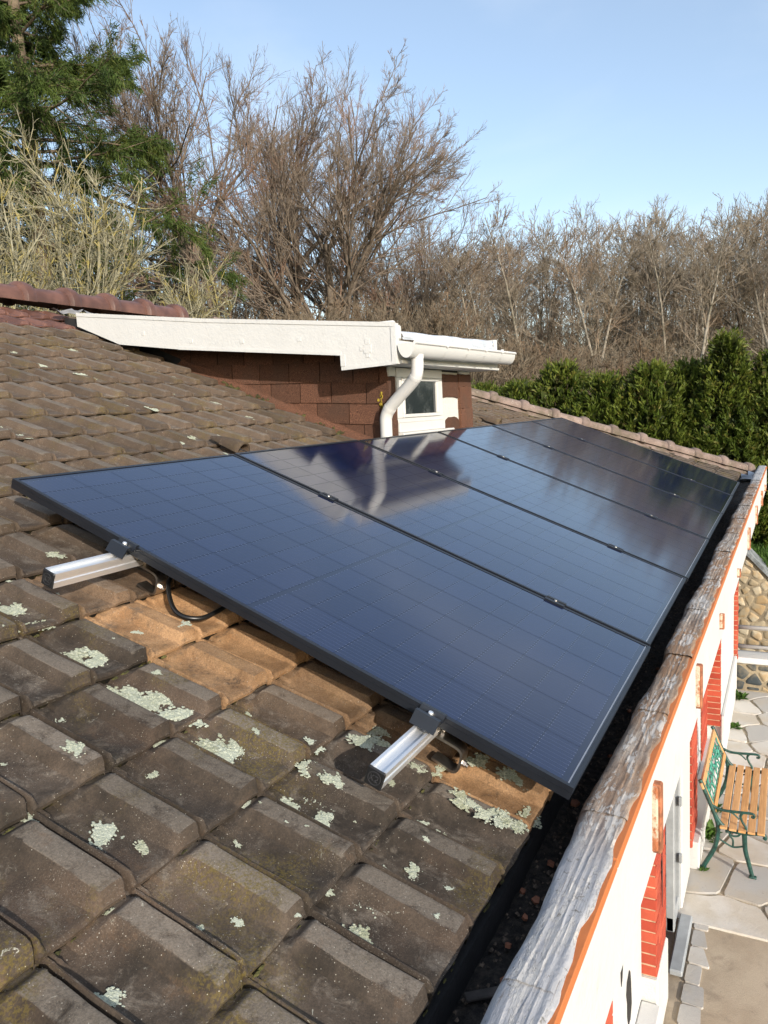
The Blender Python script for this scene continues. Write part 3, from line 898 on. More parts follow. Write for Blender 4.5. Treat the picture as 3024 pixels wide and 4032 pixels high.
# corner of the gutter at the hip end
b = MB()
b.box((XE - .42, -.02, -.2), (XE - .06, .02, -.12)); b.xf(sk)
V, F = [], []
for i in range(13):
    for j in range(7):
        x = XE - .5 + .5*i/12; y = .16 - .24*j/6
        z = -.165 + .055*max(0, (i - 7)/5) + .06*max(0, (j - 4)/2) + .006*math.sin(i*1.7 + j)
        V.append(sk(x, y, z))
for i in range(12):
    for j in range(6): F.append((i*7 + j, i*7 + j + 1, i*7 + 8 + j, i*7 + 7 + j))
b.add(V, F)
b.obj('corner_flashing', M['silver'], gut, True)

# ---------------------------------------------------------------- facade below the eave
fw = MB()
fw.box((-3, .36, GZ), (2.9765, 8.7, -.25)); fw.box((2.9765, .40, GZ), (3.42, 8.7, -.25)); fw.box((4.92, .36, GZ), (7.25, 8.7, -.25)); fw.box((7.25, .216, GZ), (9.40, 8.7, -.33))
fw.box((3.42, .36, -.75), (4.92, 8.7, -.25)); fw.box((3.42, .80, GZ), (4.92, 8.7, -.75))
fac = fw.obj('facade_wall', M['white'], house)
for a_, c_ in (((4.98, .22, GZ), (7.19, .3595, -2.86)), ((7.192, .175, GZ), (9.41, .2155, -2.60)), ((1.72, .24, GZ), (2.95, .3595, -2.80))):
    MB().box(a_, c_, .01).obj('plinth', M['white'], fac)
# soffit of the eave
b = MB(); b.box((-3, -.085, -.330), (8.9, .40, -.319)); b.obj('eave_soffit', M['whitesmooth'], fac)
# dark red reveal of the opening and the door frames
b = MB(); b.box((3.422, .79, GZ), (4.918, .7995, -.751)); b.box((3.4205, .405, GZ), (3.43, .79, -.751)); b.obj('reveal', M['darkred'], fac)
b = MB()
b.box((4.02, .30, GZ + .05), (4.10, .36, -.76), .006); b.box((4.30, .295, GZ + .05), (4.36, .37, -.76), .006); b.box((4.02, .305, GZ + .05), (4.36, .355, GZ + .16), .004)
b.obj('metal_door_frame', M['greymetal'], fac)
b = MB(); b.box((4.37, .285, GZ + .02), (4.90, .345, -.76), .008); b.obj('door_frame', M['whitesmooth'], fac)
b = MB(); b.box((3.62, .20, GZ + .005), (4.28, .29, GZ + .05), .01); b.obj('threshold', M['greymetal'], fac)
for z in (-2.2, -2.65, -1.7):
    b = MB().box((4.27, .275, z), (4.30, .30, z + .07), .004); b.obj('hinge', M['greymetal'], fac)
b = MB().box((3.46, .42, -2.9), (4.0, .43, -.8)); b.obj('door_pane', M['pane'], fac)

BH = 0.0725
bm_cache = {}


def brick(sx, sy, sz):
    key = (round(sx, 3), round(sy, 3), round(sz, 3))
    if key not in bm_cache:
        bm_cache[key] = MB().box((-sx/2, -sy/2, -sz/2), (sx/2, sy/2, sz/2), .004).data('brick', M['brick'])
    return bm_cache[key]


def pier(x0, x1, y0, y1, z0, z1, bh=BH, cols_y=1):
    """brick pier: mortar core with bricks on the face towards -X and on the street face"""
    MB().box((x0 + .011, y0 + .009, z0), (x1 - .009, y1, z1)).obj('mortar_bed', M['mortar'], fac)
    n = int((z1 - z0)/bh)
    for i in range(n):
        zc = z0 + bh*(i + .5)
        if zc < -2.98 or zc > -.34: continue
        # a course: one or two bricks over the pier's width
        split = [.5] if (x1 - x0) > .25 else []
        if i % 2 == 0 and split: split = [.28]
        edges = [x0] + [x0 + (x1 - x0)*s for s in split] + [x1]
        for a, c in zip(edges[:-1], edges[1:]):
            sx = c - a - .010; sy = y1 - y0 - .002
            link(bpy.data.objects.new('brick', brick(sx, sy, bh - .0095)), fac, Matrix.Translation(((a + c)/2 + rng.normal(0, .001), (y0 + y1)/2 + rng.normal(0, .0015), zc)))
    return


pier(1.28, 1.70, .27, .358, -2.85, -.34)
pier(2.977, 3.393, .27, .398, -2.66, -.34)
pier(4.945, 5.364, .27, .358, -2.90, -.34)
pier(7.19, 7.248, .216, .358, -2.72, -.34, .066)
pier(9.42, 9.50, .165, .262, -2.66, -.42, .066)
pier(6.57, 7.18, .345, .3585, -2.86, -.60, .066)
MB().box((2.96, .262, GZ), (3.41, .398, -2.665), .01).obj('pier_base', M['flake'], fac)
MB().box((1.26, .262, GZ), (1.71, .3585, -2.86), .01).obj('pier_base', M['flake'], fac)
# spalled dark streaks on the white wall
for (x, z, w_, h_) in [(2.35, -2.05, .06, .5), (2.55, -2.5, .09, .4), (2.15, -2.5, .05, .3), (3.18, -2.1, .02, .45)]:
    K = 14; b = MB()
    yy = .3585 if x < 2.9 else .2665
    pts = [(x + w_*math.cos(6.28*i/K)*rng.uniform(.5, 1.0), z + h_/2*math.sin(6.28*i/K)*rng.uniform(.7, 1.0)) for i in range(K)]
    b.prism([(p[0], p[1]) for p in pts], 1, yy, yy - .0025)
    b.obj('spalled_patch', M['bitumen'], fac)

# ---------------------------------------------------------------- dormer
XC, XF, YF = 2.72, 2.46, 1.755


def roofZ(y): return math.tan(PHI)*y - 0.128


dm = MB()
dm.box((XC, YF + .004, .40), (4.05, 4.2, 1.03))
slope = .112
dm.prism([(YF + .004, 1.0), (4.25, 1.0), (4.25, 1.60), (YF + .004, 1.20)], 0, XC, 4.05)
dorm = dm.obj('dormer', M['bitumen'], house)
# roof slab with overhang
sl = MB()
sl.prism([(1.585, 1.085), (1.92, 1.085), (1.925, 1.16), (3.13, 1.29), (4.2, 1.45), (4.2, 1.58), (1.585, 1.205)], 0, XF + .055, 4.18)
sl.obj('dormer_roof_slab', M['bitumen'], dorm)
fp = [(1.57, 1.069), (1.92, 1.057), (1.921, 1.142), (2.5, 1.203), (3.13, 1.272), (3.64, 1.345), (4.02, 1.50), (4.02, 1.592), (2.9, 1.443), (1.57, 1.294)]
b = MB(); b.prism(fp, 0, XF, XF + .052); fas = b.obj('dormer_fascia', M['white'], dorm)
# trims and repair patches on the fascia
b = MB()
def fstrip(y0, z0, y1, z1, wd, t=.004):
    d = Vector((0, y1 - y0, z1 - z0)).normalized(); nrm = Vector((0, -d.z, d.y))*wd
    P = [(y0, z0), (y1, z1), (y1 + nrm.y, z1 + nrm.z), (y0 + nrm.y, z0 + nrm.z)]
    b.prism(P, 0, XF - t, XF + .001)
fstrip(1.565, 1.272, 2.9, 1.421, .024); fstrip(2.903, 1.421, 4.02, 1.568, .024)
fstrip(1.921, 1.140, 3.13, 1.270, .020, .003); fstrip(1.566, 1.066, 1.922, 1.055, .02, .003)
b.box((XF - .005, 1.562, 1.07), (XF, 1.592, 1.272)); b.box((XF - .0035, 1.895, 1.078), (XF, 1.925, 1.145))
for (y, z, s) in [(1.745, 1.165, .024), (1.745, 1.205, .014), (1.782, 1.168, .012), (1.745, 1.128, .011), (2.2, 1.255, .012), (2.62, 1.28, .014), (3.02, 1.315, .012), (3.42, 1.40, .012)]:
    b.box((XF - .003, y - s, z - s), (XF + .001, y + s, z + s))
b.obj('fascia_trim', M['white'], dorm)
# front box end of the verge
b = MB(); b.box((XF + .0525, 1.571, 1.205), (XF + .095, 1.60, 1.287), .008); b.box((XF + .0525, 1.602, 1.20), (XF + .09, 1.9, 1.315), .008); b.obj('verge_box', M['whitesmooth'], dorm)
# front fascia, lip and soffit
b = MB(); b.box((XF + .053, 1.570, 1.092), (4.20, 1.586, 1.20)); b.box((XF + .053, 1.556, 1.072), (4.20, 1.586, 1.0905), .003)
b.box((4.18, 1.572, 1.10), (4.215, 2.6, 1.30), .004)
b.obj('front_fascia', M['whitesmooth'], dorm)
b = MB()
for i in range(4): b.box((XF + .053, 1.588 + .044*i, 1.074), (4.19, 1.629 + .044*i, 1.084), .002)
b.obj('soffit', M['whitesmooth'], dorm)
b = MB()
V, F = [], []
pr = [(1.572, 1.215), (1.575, 1.228), (1.570, 1.238), (1.577, 1.250), (1.572, 1.262), (1.580, 1.276), (1.588, 1.289), (1.62, 1.292)]
for i in range(40):
    x = XF + .11 + (4.16 - XF - .11)*i/39
    for j, (y, z) in enumerate(pr):
        V.append((x, y + .003*math.sin(i*.9 + j*1.7), z - .062*(1 - i/39)*((z - 1.2)/.09)*.55 + .0025*math.sin(i*.45 + j)))
n = len(pr)
for i in range(39):
    for j in range(n - 1): F.append((i*n + j, (i + 1)*n + j, (i + 1)*n + j + 1, i*n + j + 1))
b.add(V, F); b.obj('roof_edge_strip', M['silver'], dorm, True)
b = MB(); b.box((4.118, 1.566, 1.2015), (4.16, 1.5695, 1.292), .0015); b.obj('edge_post', M['whitesmooth'], dorm)

# shingles on the cheek (clipped by the roof line)
def clip(poly, fn):
    out = []
    for i in range(len(poly)):
        a, c = poly[i], poly[(i + 1) % len(poly)]
        fa, fc = fn(a), fn(c)
        if fa >= 0: out.append(a)
        if (fa >= 0) != (fc >= 0):
            t = fa/(fa - fc); out.append((a[0] + (c[0] - a[0])*t, a[1] + (c[1] - a[1])*t))
    return out


rows = [(.612, [1.75, 1.93, 2.12]), (.737, [1.75, 1.815, 2.03, 2.262, 2.47]), (.863, [1.75, 1.903, 2.15, 2.38, 2.605, 2.83]),
        (.988, [1.75, 1.81, 1.989, 2.226, 2.457, 2.685, 2.907, 3.13, 3.35]), (1.113, [1.75, 1.9, 2.11, 2.34, 2.57, 2.80, 3.02, 3.25, 3.48, 3.7]), (1.238, [2.6, 2.9, 3.12, 3.35, 3.6, 3.85])]
for r_, (z0, ys) in enumerate(rows):
    for a, c in zip(ys[:-1], ys[1:]):
        g = .0035
        zl = lambda y: z0 + .05*(y - 1.9) + .003*math.sin(9*y)
        poly = [(a + g, zl(a)), (c - g, zl(c)), (c - g, zl(c) + .14), (a + g, zl(a) + .14)]
        poly = clip(poly, lambda p: p[1] - roofZ(p[0]) - .015)
        if len(poly) < 3: continue
        b = MB(); n = len(poly)
        fr = [(XC - .004 - .010*max(0, min(1, 1 - (p[1] - zl(p[0]))/.14)) - rng.uniform(0, .002), p[0], p[1]) for p in poly]
        bk = [(XC, p[0], p[1]) for p in poly]
        b.add(fr + bk, [tuple(range(n))[::-1], tuple(range(n, 2*n))] + [(i, (i + 1) % n, n + (i + 1) % n, n + i) for i in range(n)])
        b.obj('shingle', M['shingle'], dorm)
# valley flashing between tiles and cheek
V, F = [], []
for i in range(31):
    v = 1.80 + 1.75*i/30
    for j, (uu, ww) in enumerate([(2.60, WT - .030), (2.625, WT - .022), (2.655, WT - .008), (2.685, WT + .004), (2.706, WT + .022), (2.7085, WT + .038)]):
        p = RW(uu, v, ww + .004*math.sin(i*1.1 + j)); V.append(tuple(p))
for i in range(30):
    for j in range(5): F.append((i*6 + j, (i + 1)*6 + j, (i + 1)*6 + j + 1, i*6 + j + 1))
b = MB().add(V, F); b.obj('valley_flashing', M['shingle'], dorm, True)

# front wall of the dormer
def plate(name, x0, x1, z0, z1, y, mat, t=.008, jag=0.0, n=6):
    pts = [(x0 + rng.normal(0, jag), z0 + rng.normal(0, jag))]
    for i in range(1, n): pts.append((x0 + (x1 - x0)*i/n, z0 + rng.normal(0, jag)))
    pts += [(x1 + rng.normal(0, jag), z0 + rng.normal(0, jag)), (x1 + rng.normal(0, jag), (z0 + z1)/2), (x1, z1)]
    for i in range(1, n): pts.append((x1 + (x0 - x1)*i/n, z1 + rng.normal(0, jag)))
    pts += [(x0, z1), (x0 + rng.normal(0, jag), (z0 + z1)/2)]
    MB().prism(pts, 1, y, y - t).obj(name, mat, dorm)
plate('shingle', XC - .012, 2.80, .885, 1.015, YF + .002, M['shingle'], .010, .002)
plate('shingle', XC - .012, 2.80, .745, .89, YF + .0015, M['shingle'], .014, .002)
plate('shingle', XC - .012, 2.80, .55, .75, YF + .001, M['shingle'], .016, .002)
plate('flaked_board', 3.50, 3.84, .60, 1.06, YF + .0035, M['flake'], .003, .0)
plate('shingle', 3.512, 3.825, .884, 1.045, YF, M['shingle'], .010, .003)
pts = [(3.535, .60), (3.86, .60), (3.86, .745)] + [(3.70 + .165*math.cos(a), .665 + .085*math.sin(a) + rng.normal(0, .002)) for a in np.linspace(.4, 2.9, 9)]
MB().prism(pts, 1, YF, YF - .008).obj('shingle', M['shingle'], dorm)
for (z0, z1, t) in [(.955, 1.05, .016), (.80, .96, .020), (.655, .803, .023), (.55, .66, .026)]:
    plate('shingle', 3.835 + rng.normal(0, .006), 4.068, z0, z1, YF - .0005, M['shingle'], t, .003)
plate('flaked_board', XC - .01, 2.80, 1.018, 1.07, YF, M['flake'], .012, .003)
plate('flaked_board', 3.85, 4.05, 1.048, 1.072, YF, M['flake'], .016, .003)

win = MB()
win.box((2.803, YF - .02, .732), (3.508, YF + .001, .760), .003)
win.box((2.803, YF - .02, 1.012), (3.508, YF + .001, 1.068), .003)
win.box((2.803, YF - .019, .761), (2.865, YF + .001, 1.0115), .003); win.box((3.435, YF - .019, .761), (3.508, YF + .001, 1.0115), .003)
wn = win.obj('dormer_window', M['whitesmooth'], house)
b = MB()
b.box((2.866, YF - .028, .762), (3.434, YF - .004, .784), .004); b.box((2.866, YF - .028, .990), (3.434, YF - .004, 1.010), .004)
b.box((2.866, YF - .0275, .7845), (2.895, YF - .004, .9895), .004); b.box((3.398, YF - .0275, .7845), (3.434, YF - .004, .9895), .004)
b.obj('window_frame', M['whitesmooth'], wn)
MB().box((2.8955, YF - .012, .7845), (3.3975, YF - .006, .9895)).obj('window_pane', M['pane'], wn)
b = MB(); b.box((2.803, YF - .026, .672), (3.52, YF + .001, .7315), .004); b.box((2.803, YF - .05, .55), (3.63, YF + .001, .671), .004)
b.obj('window_sill', M['whitesmooth'], wn)

# gutter of the dormer
gy, gz, gr = 1.506, 1.178, .052
def gutter_strip(x0, x1):
    V, F = [], []
    ang = np.linspace(math.pi*1.02, math.pi*2.0, 15)
    nx = 24
    for i in range(nx + 1):
        x = x0 + (x1 - x0)*i/nx; dz = .016*(x - 2.45)/1.8
        for sgn in (0, 1):
            for a in ang:
                rr = gr - .003*sgn
                V.append((x, gy + rr*math.cos(a + math.pi)*1.0 if False else gy - rr*math.cos(a), gz + rr*math.sin(a)*1.55 + dz))
    n = 30
    for i in range(nx):
        for j in range(14):
            F.append((i*n + j, (i + 1)*n + j, (i + 1)*n + j + 1, i*n + j + 1)); F.append((i*n + 15 + j, i*n + 16 + j, (i + 1)*n + 16 + j, (i + 1)*n + 15 + j))
    return V, F
V, F = gutter_strip(2.47, 4.28)
g_ = MB().add(V, F)
g_.tube([(2.47, gy - gr, gz), (3.4, gy - gr, gz + .008), (4.28, gy - gr, gz + .016)], .0095, 10)
gd = g_.obj('dormer_gutter', M['pvc'], house, True, 50)
# stop end
b = MB()
pts = [(gy - gr*math.cos(a), gz + gr*math.sin(a)*1.55) for a in np.linspace(math.pi, 2*math.pi, 15)]
b.prism(pts, 0, 2.466, 2.470); b.obj('gutter_end', M['pvc'], gd)
for x in (2.93, 3.29, 3.62, 3.96):
    V, F = [], []
    for i, a in enumerate(np.linspace(math.pi*.99, math.pi*1.86, 14)):
        for dx in (-.010, .010):
            V.append((x + dx, gy - (gr + .004)*math.cos(a + 0) if True else 0, gz + (gr + .0035)*math.sin(a)*1.55 + .016*(x - 2.45)/1.8))
    for i in range(13): F.append((2*i, 2*i + 1, 2*i + 3, 2*i + 2))
    b = MB().add(V, F); b.box((x - .009, gy - gr - .014, gz - .012 + .016*(x - 2.45)/1.8), (x + .009, gy - gr + .006, gz + .016 + .016*(x - 2.45)/1.8), .003)
    b.obj('gutter_bracket', M['pvc'], gd)
# swan-neck downpipe
pp = [(2.595, 1.50, 1.12), (2.595, 1.502, 1.05), (2.60, 1.515, 1.0), (2.615, 1.56, .955), (2.64, 1.65, .885), (2.655, 1.715, .83), (2.662, 1.748, .78), (2.665, 1.755, .72), (2.665, 1.755, .50)]
sp_ = smooth_path(pp, 6)
dp = MB().tube(sp_, .0365, 20).obj('downpipe', M['pvc'], house, True, 60)
for i0, nm in ((12, 'pipe_socket'), (30, 'pipe_socket'), (0, 'pipe_socket')):
    MB().tube(sp_[i0:i0 + 3], .0385, 20).obj(nm, M['pvc'], dp, True, 60)
# yellow lichen stripe at the corner
b = MB()
for i in range(26):
    z = .825 + .10*rng.random()**1.2; y = 1.80 + rng.normal(0, .008); r_ = rng.uniform(.003, .007)
    b.box((XC - .0175, y - r_, z - r_), (XC - .012, y + r_, z + r_*1.6), .0015)
b.obj('yellow_lichen', M['yellow'], dorm)

# ---------------------------------------------------------------- solar panels
PW, PL, PG = 1.04, 1.77, 0.02
FR = .030


def ring(x0, x1, y0, y1, lip, z0, z1):
    V = []
    for z in (z0, z1):
        V += [(x0, y0, z), (x1, y0, z), (x1, y1, z), (x0, y1, z)]
        V += [(x0 + lip, y0 + lip, z), (x1 - lip, y0 + lip, z), (x1 - lip, y1 - lip, z), (x0 + lip, y1 - lip, z)]
    F = []
    for i in range(4):
        j = (i + 1) % 4
        F += [(8 + i, 8 + j, 12 + j, 12 + i), (i, 4 + i, 4 + j, j), (i, j, 8 + j, 8 + i), (4 + j, 4 + i, 12 + i, 12 + j)]
    return V, F


V, F = ring(0, PW, 0, PL, .011, -FR, 0)
# groove lines along the outer flank of the frame
fm = MB().add(V, F)
frame_me = fm.data('panel_frame', M['frame'])
V, F = ring(-.0012, PW + .0012, -.0012, PL + .0012, .0011, -.0125, -.0110)
frib_me = mesh('frame_rib', V, F, M['frame'])
glass_me = MB().box((.0111, .0111, -.0045), (PW - .0111, PL - .0111, -.0022)).data('panel_back', M['back'])
CW, CH = .1665, .0826
cell_me = MB().add([(-CW/2 + .003, -CH/2, 0), (CW/2 - .003, -CH/2, 0), (CW/2, -CH/2 + .003, 0), (CW/2, CH/2 - .003, 0), (CW/2 - .003, CH/2, 0), (-CW/2 + .003, CH/2, 0), (-CW/2, CH/2 - .003, 0), (-CW/2, -CH/2 + .003, 0)], [(0, 1, 2, 3, 4, 5, 6, 7)]).data('cell', M['cell'])
# bright aluminium edge strip along the lower frame
lowstrip_me = MB().box((.012, .0135, -.0021), (PW - .012, .0165, -.0012)).data('edge_strip', simple('pale_edge_strip', (0.18, 0.20, 0.24), 0.3, 0.1, 8, 0.02))
names = ['black solar panel nearest the camera, with two bare rail ends beside it', 'second black solar panel from the camera, mirroring the white downpipe',
         'third black solar panel from the camera, below the dormer window', 'fourth black solar panel from the camera', 'second-farthest black solar panel of the row', 'farthest black solar panel, next to the hip tiles']
shift = [0, .006, 0, .002, 0, .003]
for i in range(6):
    u = i*(PW + PG); dv = shift[i]
    p = bpy.data.objects.new('solar_module', None); p.empty_display_size = .1
    link(p, None, Rm(u, dv, -FR)); tag(p, names[i], 'solar panel', 'row of solar panels on the roof')
    link(bpy.data.objects.new('panel_frame', frame_me), p, Rm(u, dv, 0))
    link(bpy.data.objects.new('frame_rib', frib_me), p, Rm(u, dv, 0))
    link(bpy.data.objects.new('panel_back', glass_me), p, Rm(u, dv, 0))
    link(bpy.data.objects.new('edge_strip', lowstrip_me), p, Rm(u, dv, 0))
    y = .032 + CH/2
    for r_ in range(20):
        for c_ in range(6):
            link(bpy.data.objects.new('cell', cell_me), p, Rm(u + PW/2 + (c_ - 2.5)*(CW + .0022), dv + y, -.0018))
        y += CH + .0022 + (.014 if r_ == 9 else 0)

RV_ = (.340, 1.295)
# rails
prof = [(-.019, 0), (-.007, 0), (-.007, -.003), (-.015, -.003), (-.015, -.016), (.015, -.016), (.015, -.003), (.007, -.003), (.007, 0), (.019, 0), (.019, -.012), (.0165, -.014), (.0165, -.022), (.019, -.024), (.019, -.040), (-.019, -.040), (-.019, -.024), (-.0165, -.022), (-.0165, -.014), (-.019, -.012)]
prof = [(-.019, 0), (-.0125, 0), (-.0125, -.009), (.0125, -.009), (.0125, 0), (.019, 0), (.019, -.012), (.0165, -.014), (.0165, -.022), (.019, -.024), (.019, -.040), (-.019, -.040), (-.019, -.024), (-.0165, -.022), (-.0165, -.014), (-.019, -.012)]
rail_me = MB().prism(prof, 0, -.250, 6*PW + 5*PG + .06).data('rail_profile', M['alu'])
cap_me = MB().box((-.2565, -.0205, -.0415), (-.2502, .0205, .0012), .003).data('end_cap', M['black'])
# raised emblem on the cap: ring with K2
lg = MB()
K = 20
Vr = []
for i in range(K):
    a = 2*math.pi*i/K
    for rr in (.0150, .0132):
        for x in (-.2565, -.2574): Vr.append((x, math.cos(a)*rr, -.020 + math.sin(a)*rr))
Fr = []
for i in range(K):
    j = (i + 1) % K
    Fr += [(4*i + 1, 4*j + 1, 4*j + 3, 4*i + 3), (4*i, 4*j, 4*j + 1, 4*i + 1), (4*i + 2, 4*i + 3, 4*j + 3, 4*j + 2)]
lg.add(Vr, Fr)
def stroke(y0, z0, y1, z1, w=.0011):
    d = Vector((y1 - y0, z1 - z0)).normalized(); n = Vector((-d.y, d.x))*w
    P = [(y0 + n.x, z0 + n.y), (y1 + n.x, z1 + n.y), (y1 - n.x, z1 - n.y), (y0 - n.x, z0 - n.y)]
    lg.prism(P, 0, -.2576, -.2564)
# seen from -X the +Y axis points left
stroke(.0085, -.0135, .0085, -.0265); stroke(.0085, -.0205, .002, -.0135); stroke(.0078, -.0195, .002, -.0265)
stroke(-.001, -.0140, -.0075, -.0140); stroke(-.0075, -.0140, -.0075, -.0200); stroke(-.0075, -.0200, -.001, -.0262); stroke(-.001, -.0262, -.0085, -.0262)
logo_me = lg.data('cap_emblem', simple('dark_grey_emblem', (0.035, 0.035, 0.038), 0.35, 0.1))
for i, v in enumerate(RV_):
    p = bpy.data.objects.new('mounting_rail', None); p.empty_display_size = .1
    link(p, None, Rm(-.25, v, -.0705))
    tag(p, ['silver aluminium rail sticking out below the lower part of the near panel', 'silver aluminium rail sticking out beside the upper part of the near panel'][i], 'rail', 'rails under the solar panels')
    link(bpy.data.objects.new('rail_profile', rail_me), p, Rm(0, v, -.0305))
    link(bpy.data.objects.new('end_cap', cap_me), p, Rm(0, v, -.0305))
    link(bpy.data.objects.new('cap_emblem', logo_me), p, Rm(0, v, -.0305))


def strip_profile(pts, th):
    """2-D open polyline thickened to a closed polygon"""
    P = [Vector(p) for p in pts]; up_, dn = [], []
    for i, p in enumerate(P):
        d = (P[min(i + 1, len(P) - 1)] - P[max(i - 1, 0)]).normalized(); n = Vector((-d.y, d.x))*th/2
        up_.append(tuple(p + n)); dn.append(tuple(p - n))
    return up_ + dn[::-1]


def bolt(b, c, r_, h, k=12, sock=True):
    b.tube([(c[0], c[1], c[2]), (c[0], c[1], c[2] + h*.9), (c[0], c[1], c[2] + h)], [r_, r_, r_*.86], k)
    if sock: b.tube([(c[0], c[1], c[2] - .03), (c[0], c[1], c[2] + .0005)], r_*.55, 8)


# end clamps: profile in (u, w), extruded along v
def prism_uw(pts, v0, v1):
    b = MB(); n = len(pts)
    b.add([(p[0], v0, p[1]) for p in pts] + [(p[0], v1, p[1]) for p in pts], [tuple(range(n)), tuple(range(2*n - 1, n - 1, -1))] + [(i, (i + 1) % n, n + (i + 1) % n, n + i)[::-1] for i in range(n)])
    return b
ec = prism_uw(strip_profile([(.009, .0022), (-.001, .0035), (-.004, -.002), (-.008, -.010), (-.020, -.010), (-.024, .0005), (-.033, .002), (-.047, -.027)], .0032), -.031, .031)
ec_me = ec.data('clamp_body', M['frame'])
bb = MB(); bolt(bb, (-.0145, 0, -.0085), .0062, .012); ecb_me = bb.data('clamp_bolt', M['alu'], True, 40)
for i, v in enumerate(RV_):
    p = bpy.data.objects.new('end_clamp', None); p.empty_display_size = .05
    link(p, None, Rm(-.01, v, -.03)); tag(p, ['black end clamp holding the near panel on the lower rail', 'black end clamp holding the near panel on the upper rail'][i], 'clamp', 'end clamps')
    link(bpy.data.objects.new('clamp_body', ec_me), p, Rm(0, v, 0)); link(bpy.data.objects.new('clamp_bolt', ecb_me), p, Rm(0, v, 0))
mc = prism_uw([(-.021, .0005), (-.021, .004), (-.008, .0045), (-.006, -.004), (.006, -.004), (.008, .0045), (.021, .004), (.021, .0005), (.0095, .0003), (.0085, -.012), (-.0085, -.012), (-.0095, .0003)], -.035, .035)
mc_me = mc.data('clamp_body', M['frame'])
bb = MB(); bolt(bb, (0, 0, -.004), .006, .010); mcb_me = bb.data('clamp_bolt', M['steel'], True, 40)
ords = ['first and second', 'second and third', 'third and fourth', 'fourth and fifth', 'two farthest']
for i in range(5):
    for j, v in enumerate(RV_):
        u = (i + 1)*(PW + PG) - PG/2
        p = bpy.data.objects.new('mid_clamp', None); p.empty_display_size = .05
        link(p, None, Rm(u, v, -.03)); tag(p, 'small black clamp between the %s panels on the %s rail' % (ords[i], ['lower', 'upper'][j]), 'clamp', 'mid clamps between panels')
        link(bpy.data.objects.new('clamp_body', mc_me), p, Rm(u, v, .0005)); link(bpy.data.objects.new('clamp_bolt', mcb_me), p, Rm(u, v, .0005))

# roof hooks: bent steel strip, profile in (v, w)
hp = smooth_path([Vector((.028, -.0)), Vector((-.03, -.0)), Vector((-.060, -.0015)), Vector((-.072, -.009)), Vector((-.0755, -.022)), Vector((-.0765, -.045)), Vector((-.073, -.056)), Vector((-.060, -.061)), Vector((-.01, -.056))] if False else
                 [(.028, 0, 0), (-.03, 0, 0), (-.060, -.0015, 0), (-.072, -.009, 0), (-.0755, -.022, 0), (-.0765, -.045, 0), (-.073, -.056, 0), (-.060, -.061, 0), (-.01, -.056, 0)], 3)
hpoly = strip_profile([(q.x, q.y) for q in hp], .0065)
n = len(hpoly)
b = MB().add([(-.018, q[0], q[1]) for q in hpoly] + [(.018, q[0], q[1]) for q in hpoly], [(i, (i + 1) % n, n + (i + 1) % n, n + i) for i in range(n)])
m_ = n//2
for sd in (0, n):
    for i in range(m_ - 1):
        q = (sd + i, sd + i + 1, sd + n - 2 - i, sd + n - 1 - i)
        b.f.append(q if sd else q[::-1])
hook_me = b.data('hook_strip', M['steel'], True, 35)
bb = MB(); bolt(bb, (0, -.012, .002), .008, .010, 6, False); bb.tube([(0, -.012, .01), (0, -.012, .026)], .0045, 10)
hb1 = bb.data('hook_bolt', M['steel'], True, 40)
bb = MB(); bb.tube([(0, -.078, -.036), (0, -.087, -.037)], .0085, 6); bb.tube([(0, -.086, -.037), (0, -.093, -.038)], .0055, 10); hb2 = bb.data('plate_bolt', M['steel'], True, 40)
for i, (u, v) in enumerate([(.052, .325), (.066, 1.287)]):
    p = bpy.data.objects.new('roof_hook', None); p.empty_display_size = .05
    link(p, None, Rm(u, v, -.13)); tag(p, ['bent steel roof hook under the lower rail end', 'bent steel roof hook under the upper rail end, beside the black cable'][i], 'roof hook', 'roof hooks')
    for nm, me in (('hook_strip', hook_me), ('hook_bolt', hb1), ('plate_bolt', hb2)):
        link(bpy.data.objects.new(nm, me), p, Rm(u, v, -.075))
cp = smooth_path([RW(.30, 1.20, -.09), RW(.16, 1.215, -.085), RW(.085, 1.20, -.092), RW(.040, 1.150, -.112), RW(.012, 1.095, -.122), RW(.022, 1.050, -.120), RW(.07, 1.028, -.112), RW(.20, 1.03, -.085), RW(.35, 1.06, -.06)], 8)
cab = MB().tube(cp, .0066, 12).obj('solar_cable', M['rubber'], None, True)
tag(cab, 'black cable looping on the tiles from under the near panel', 'cable')

# shards of broken tile lying in the gutter
for i, (x, y) in enumerate([(-.36, .035), (-.30, .03), (-.18, .055), (-.12, .05), (.02, .06), (.30, .075), (-.52, .03), (-.10, .085), (.6, .05), (-.27, .06), (1.4, .04), (-.50, .06), (.95, .06)]):
    b = MB(); r_ = rng.uniform(.007, .015)
    K = 5; pts = [(math.cos(6.28*q/K + i)*r_*rng.uniform(.7, 1.2), math.sin(6.28*q/K + i)*r_*rng.uniform(.6, 1.1)) for q in range(K)]
    b.prism([(p[0], p[1]) for p in pts], 2, -.003, .004)
    o = b.obj('tile_shard', M['shard'], None, mw=Matrix.Translation((x, y + SK*x, -.193)) @ Matrix.Rotation(rng.uniform(-.5, .5), 4, 'X') @ Matrix.Rotation(rng.uniform(-.5, .5), 4, 'Y'))
    tag(o, 'small orange shard of broken tile lying in the dark eave gutter', 'tile shard', 'tile shards in the gutter')
b = MB().box((-.045, -.010, -.003), (.045, .010, .004), .002)
o = b.obj('wood_sliver', simple('grey_old_wood', (0.07, 0.058, 0.05), 0.9, 0.3, 20), None, mw=Matrix.Translation((-.40, .05, -.19)) @ Matrix.Rotation(-.9, 4, 'Z'))
tag(o, 'short grey sliver of wood lying in the dark eave gutter', 'wood')

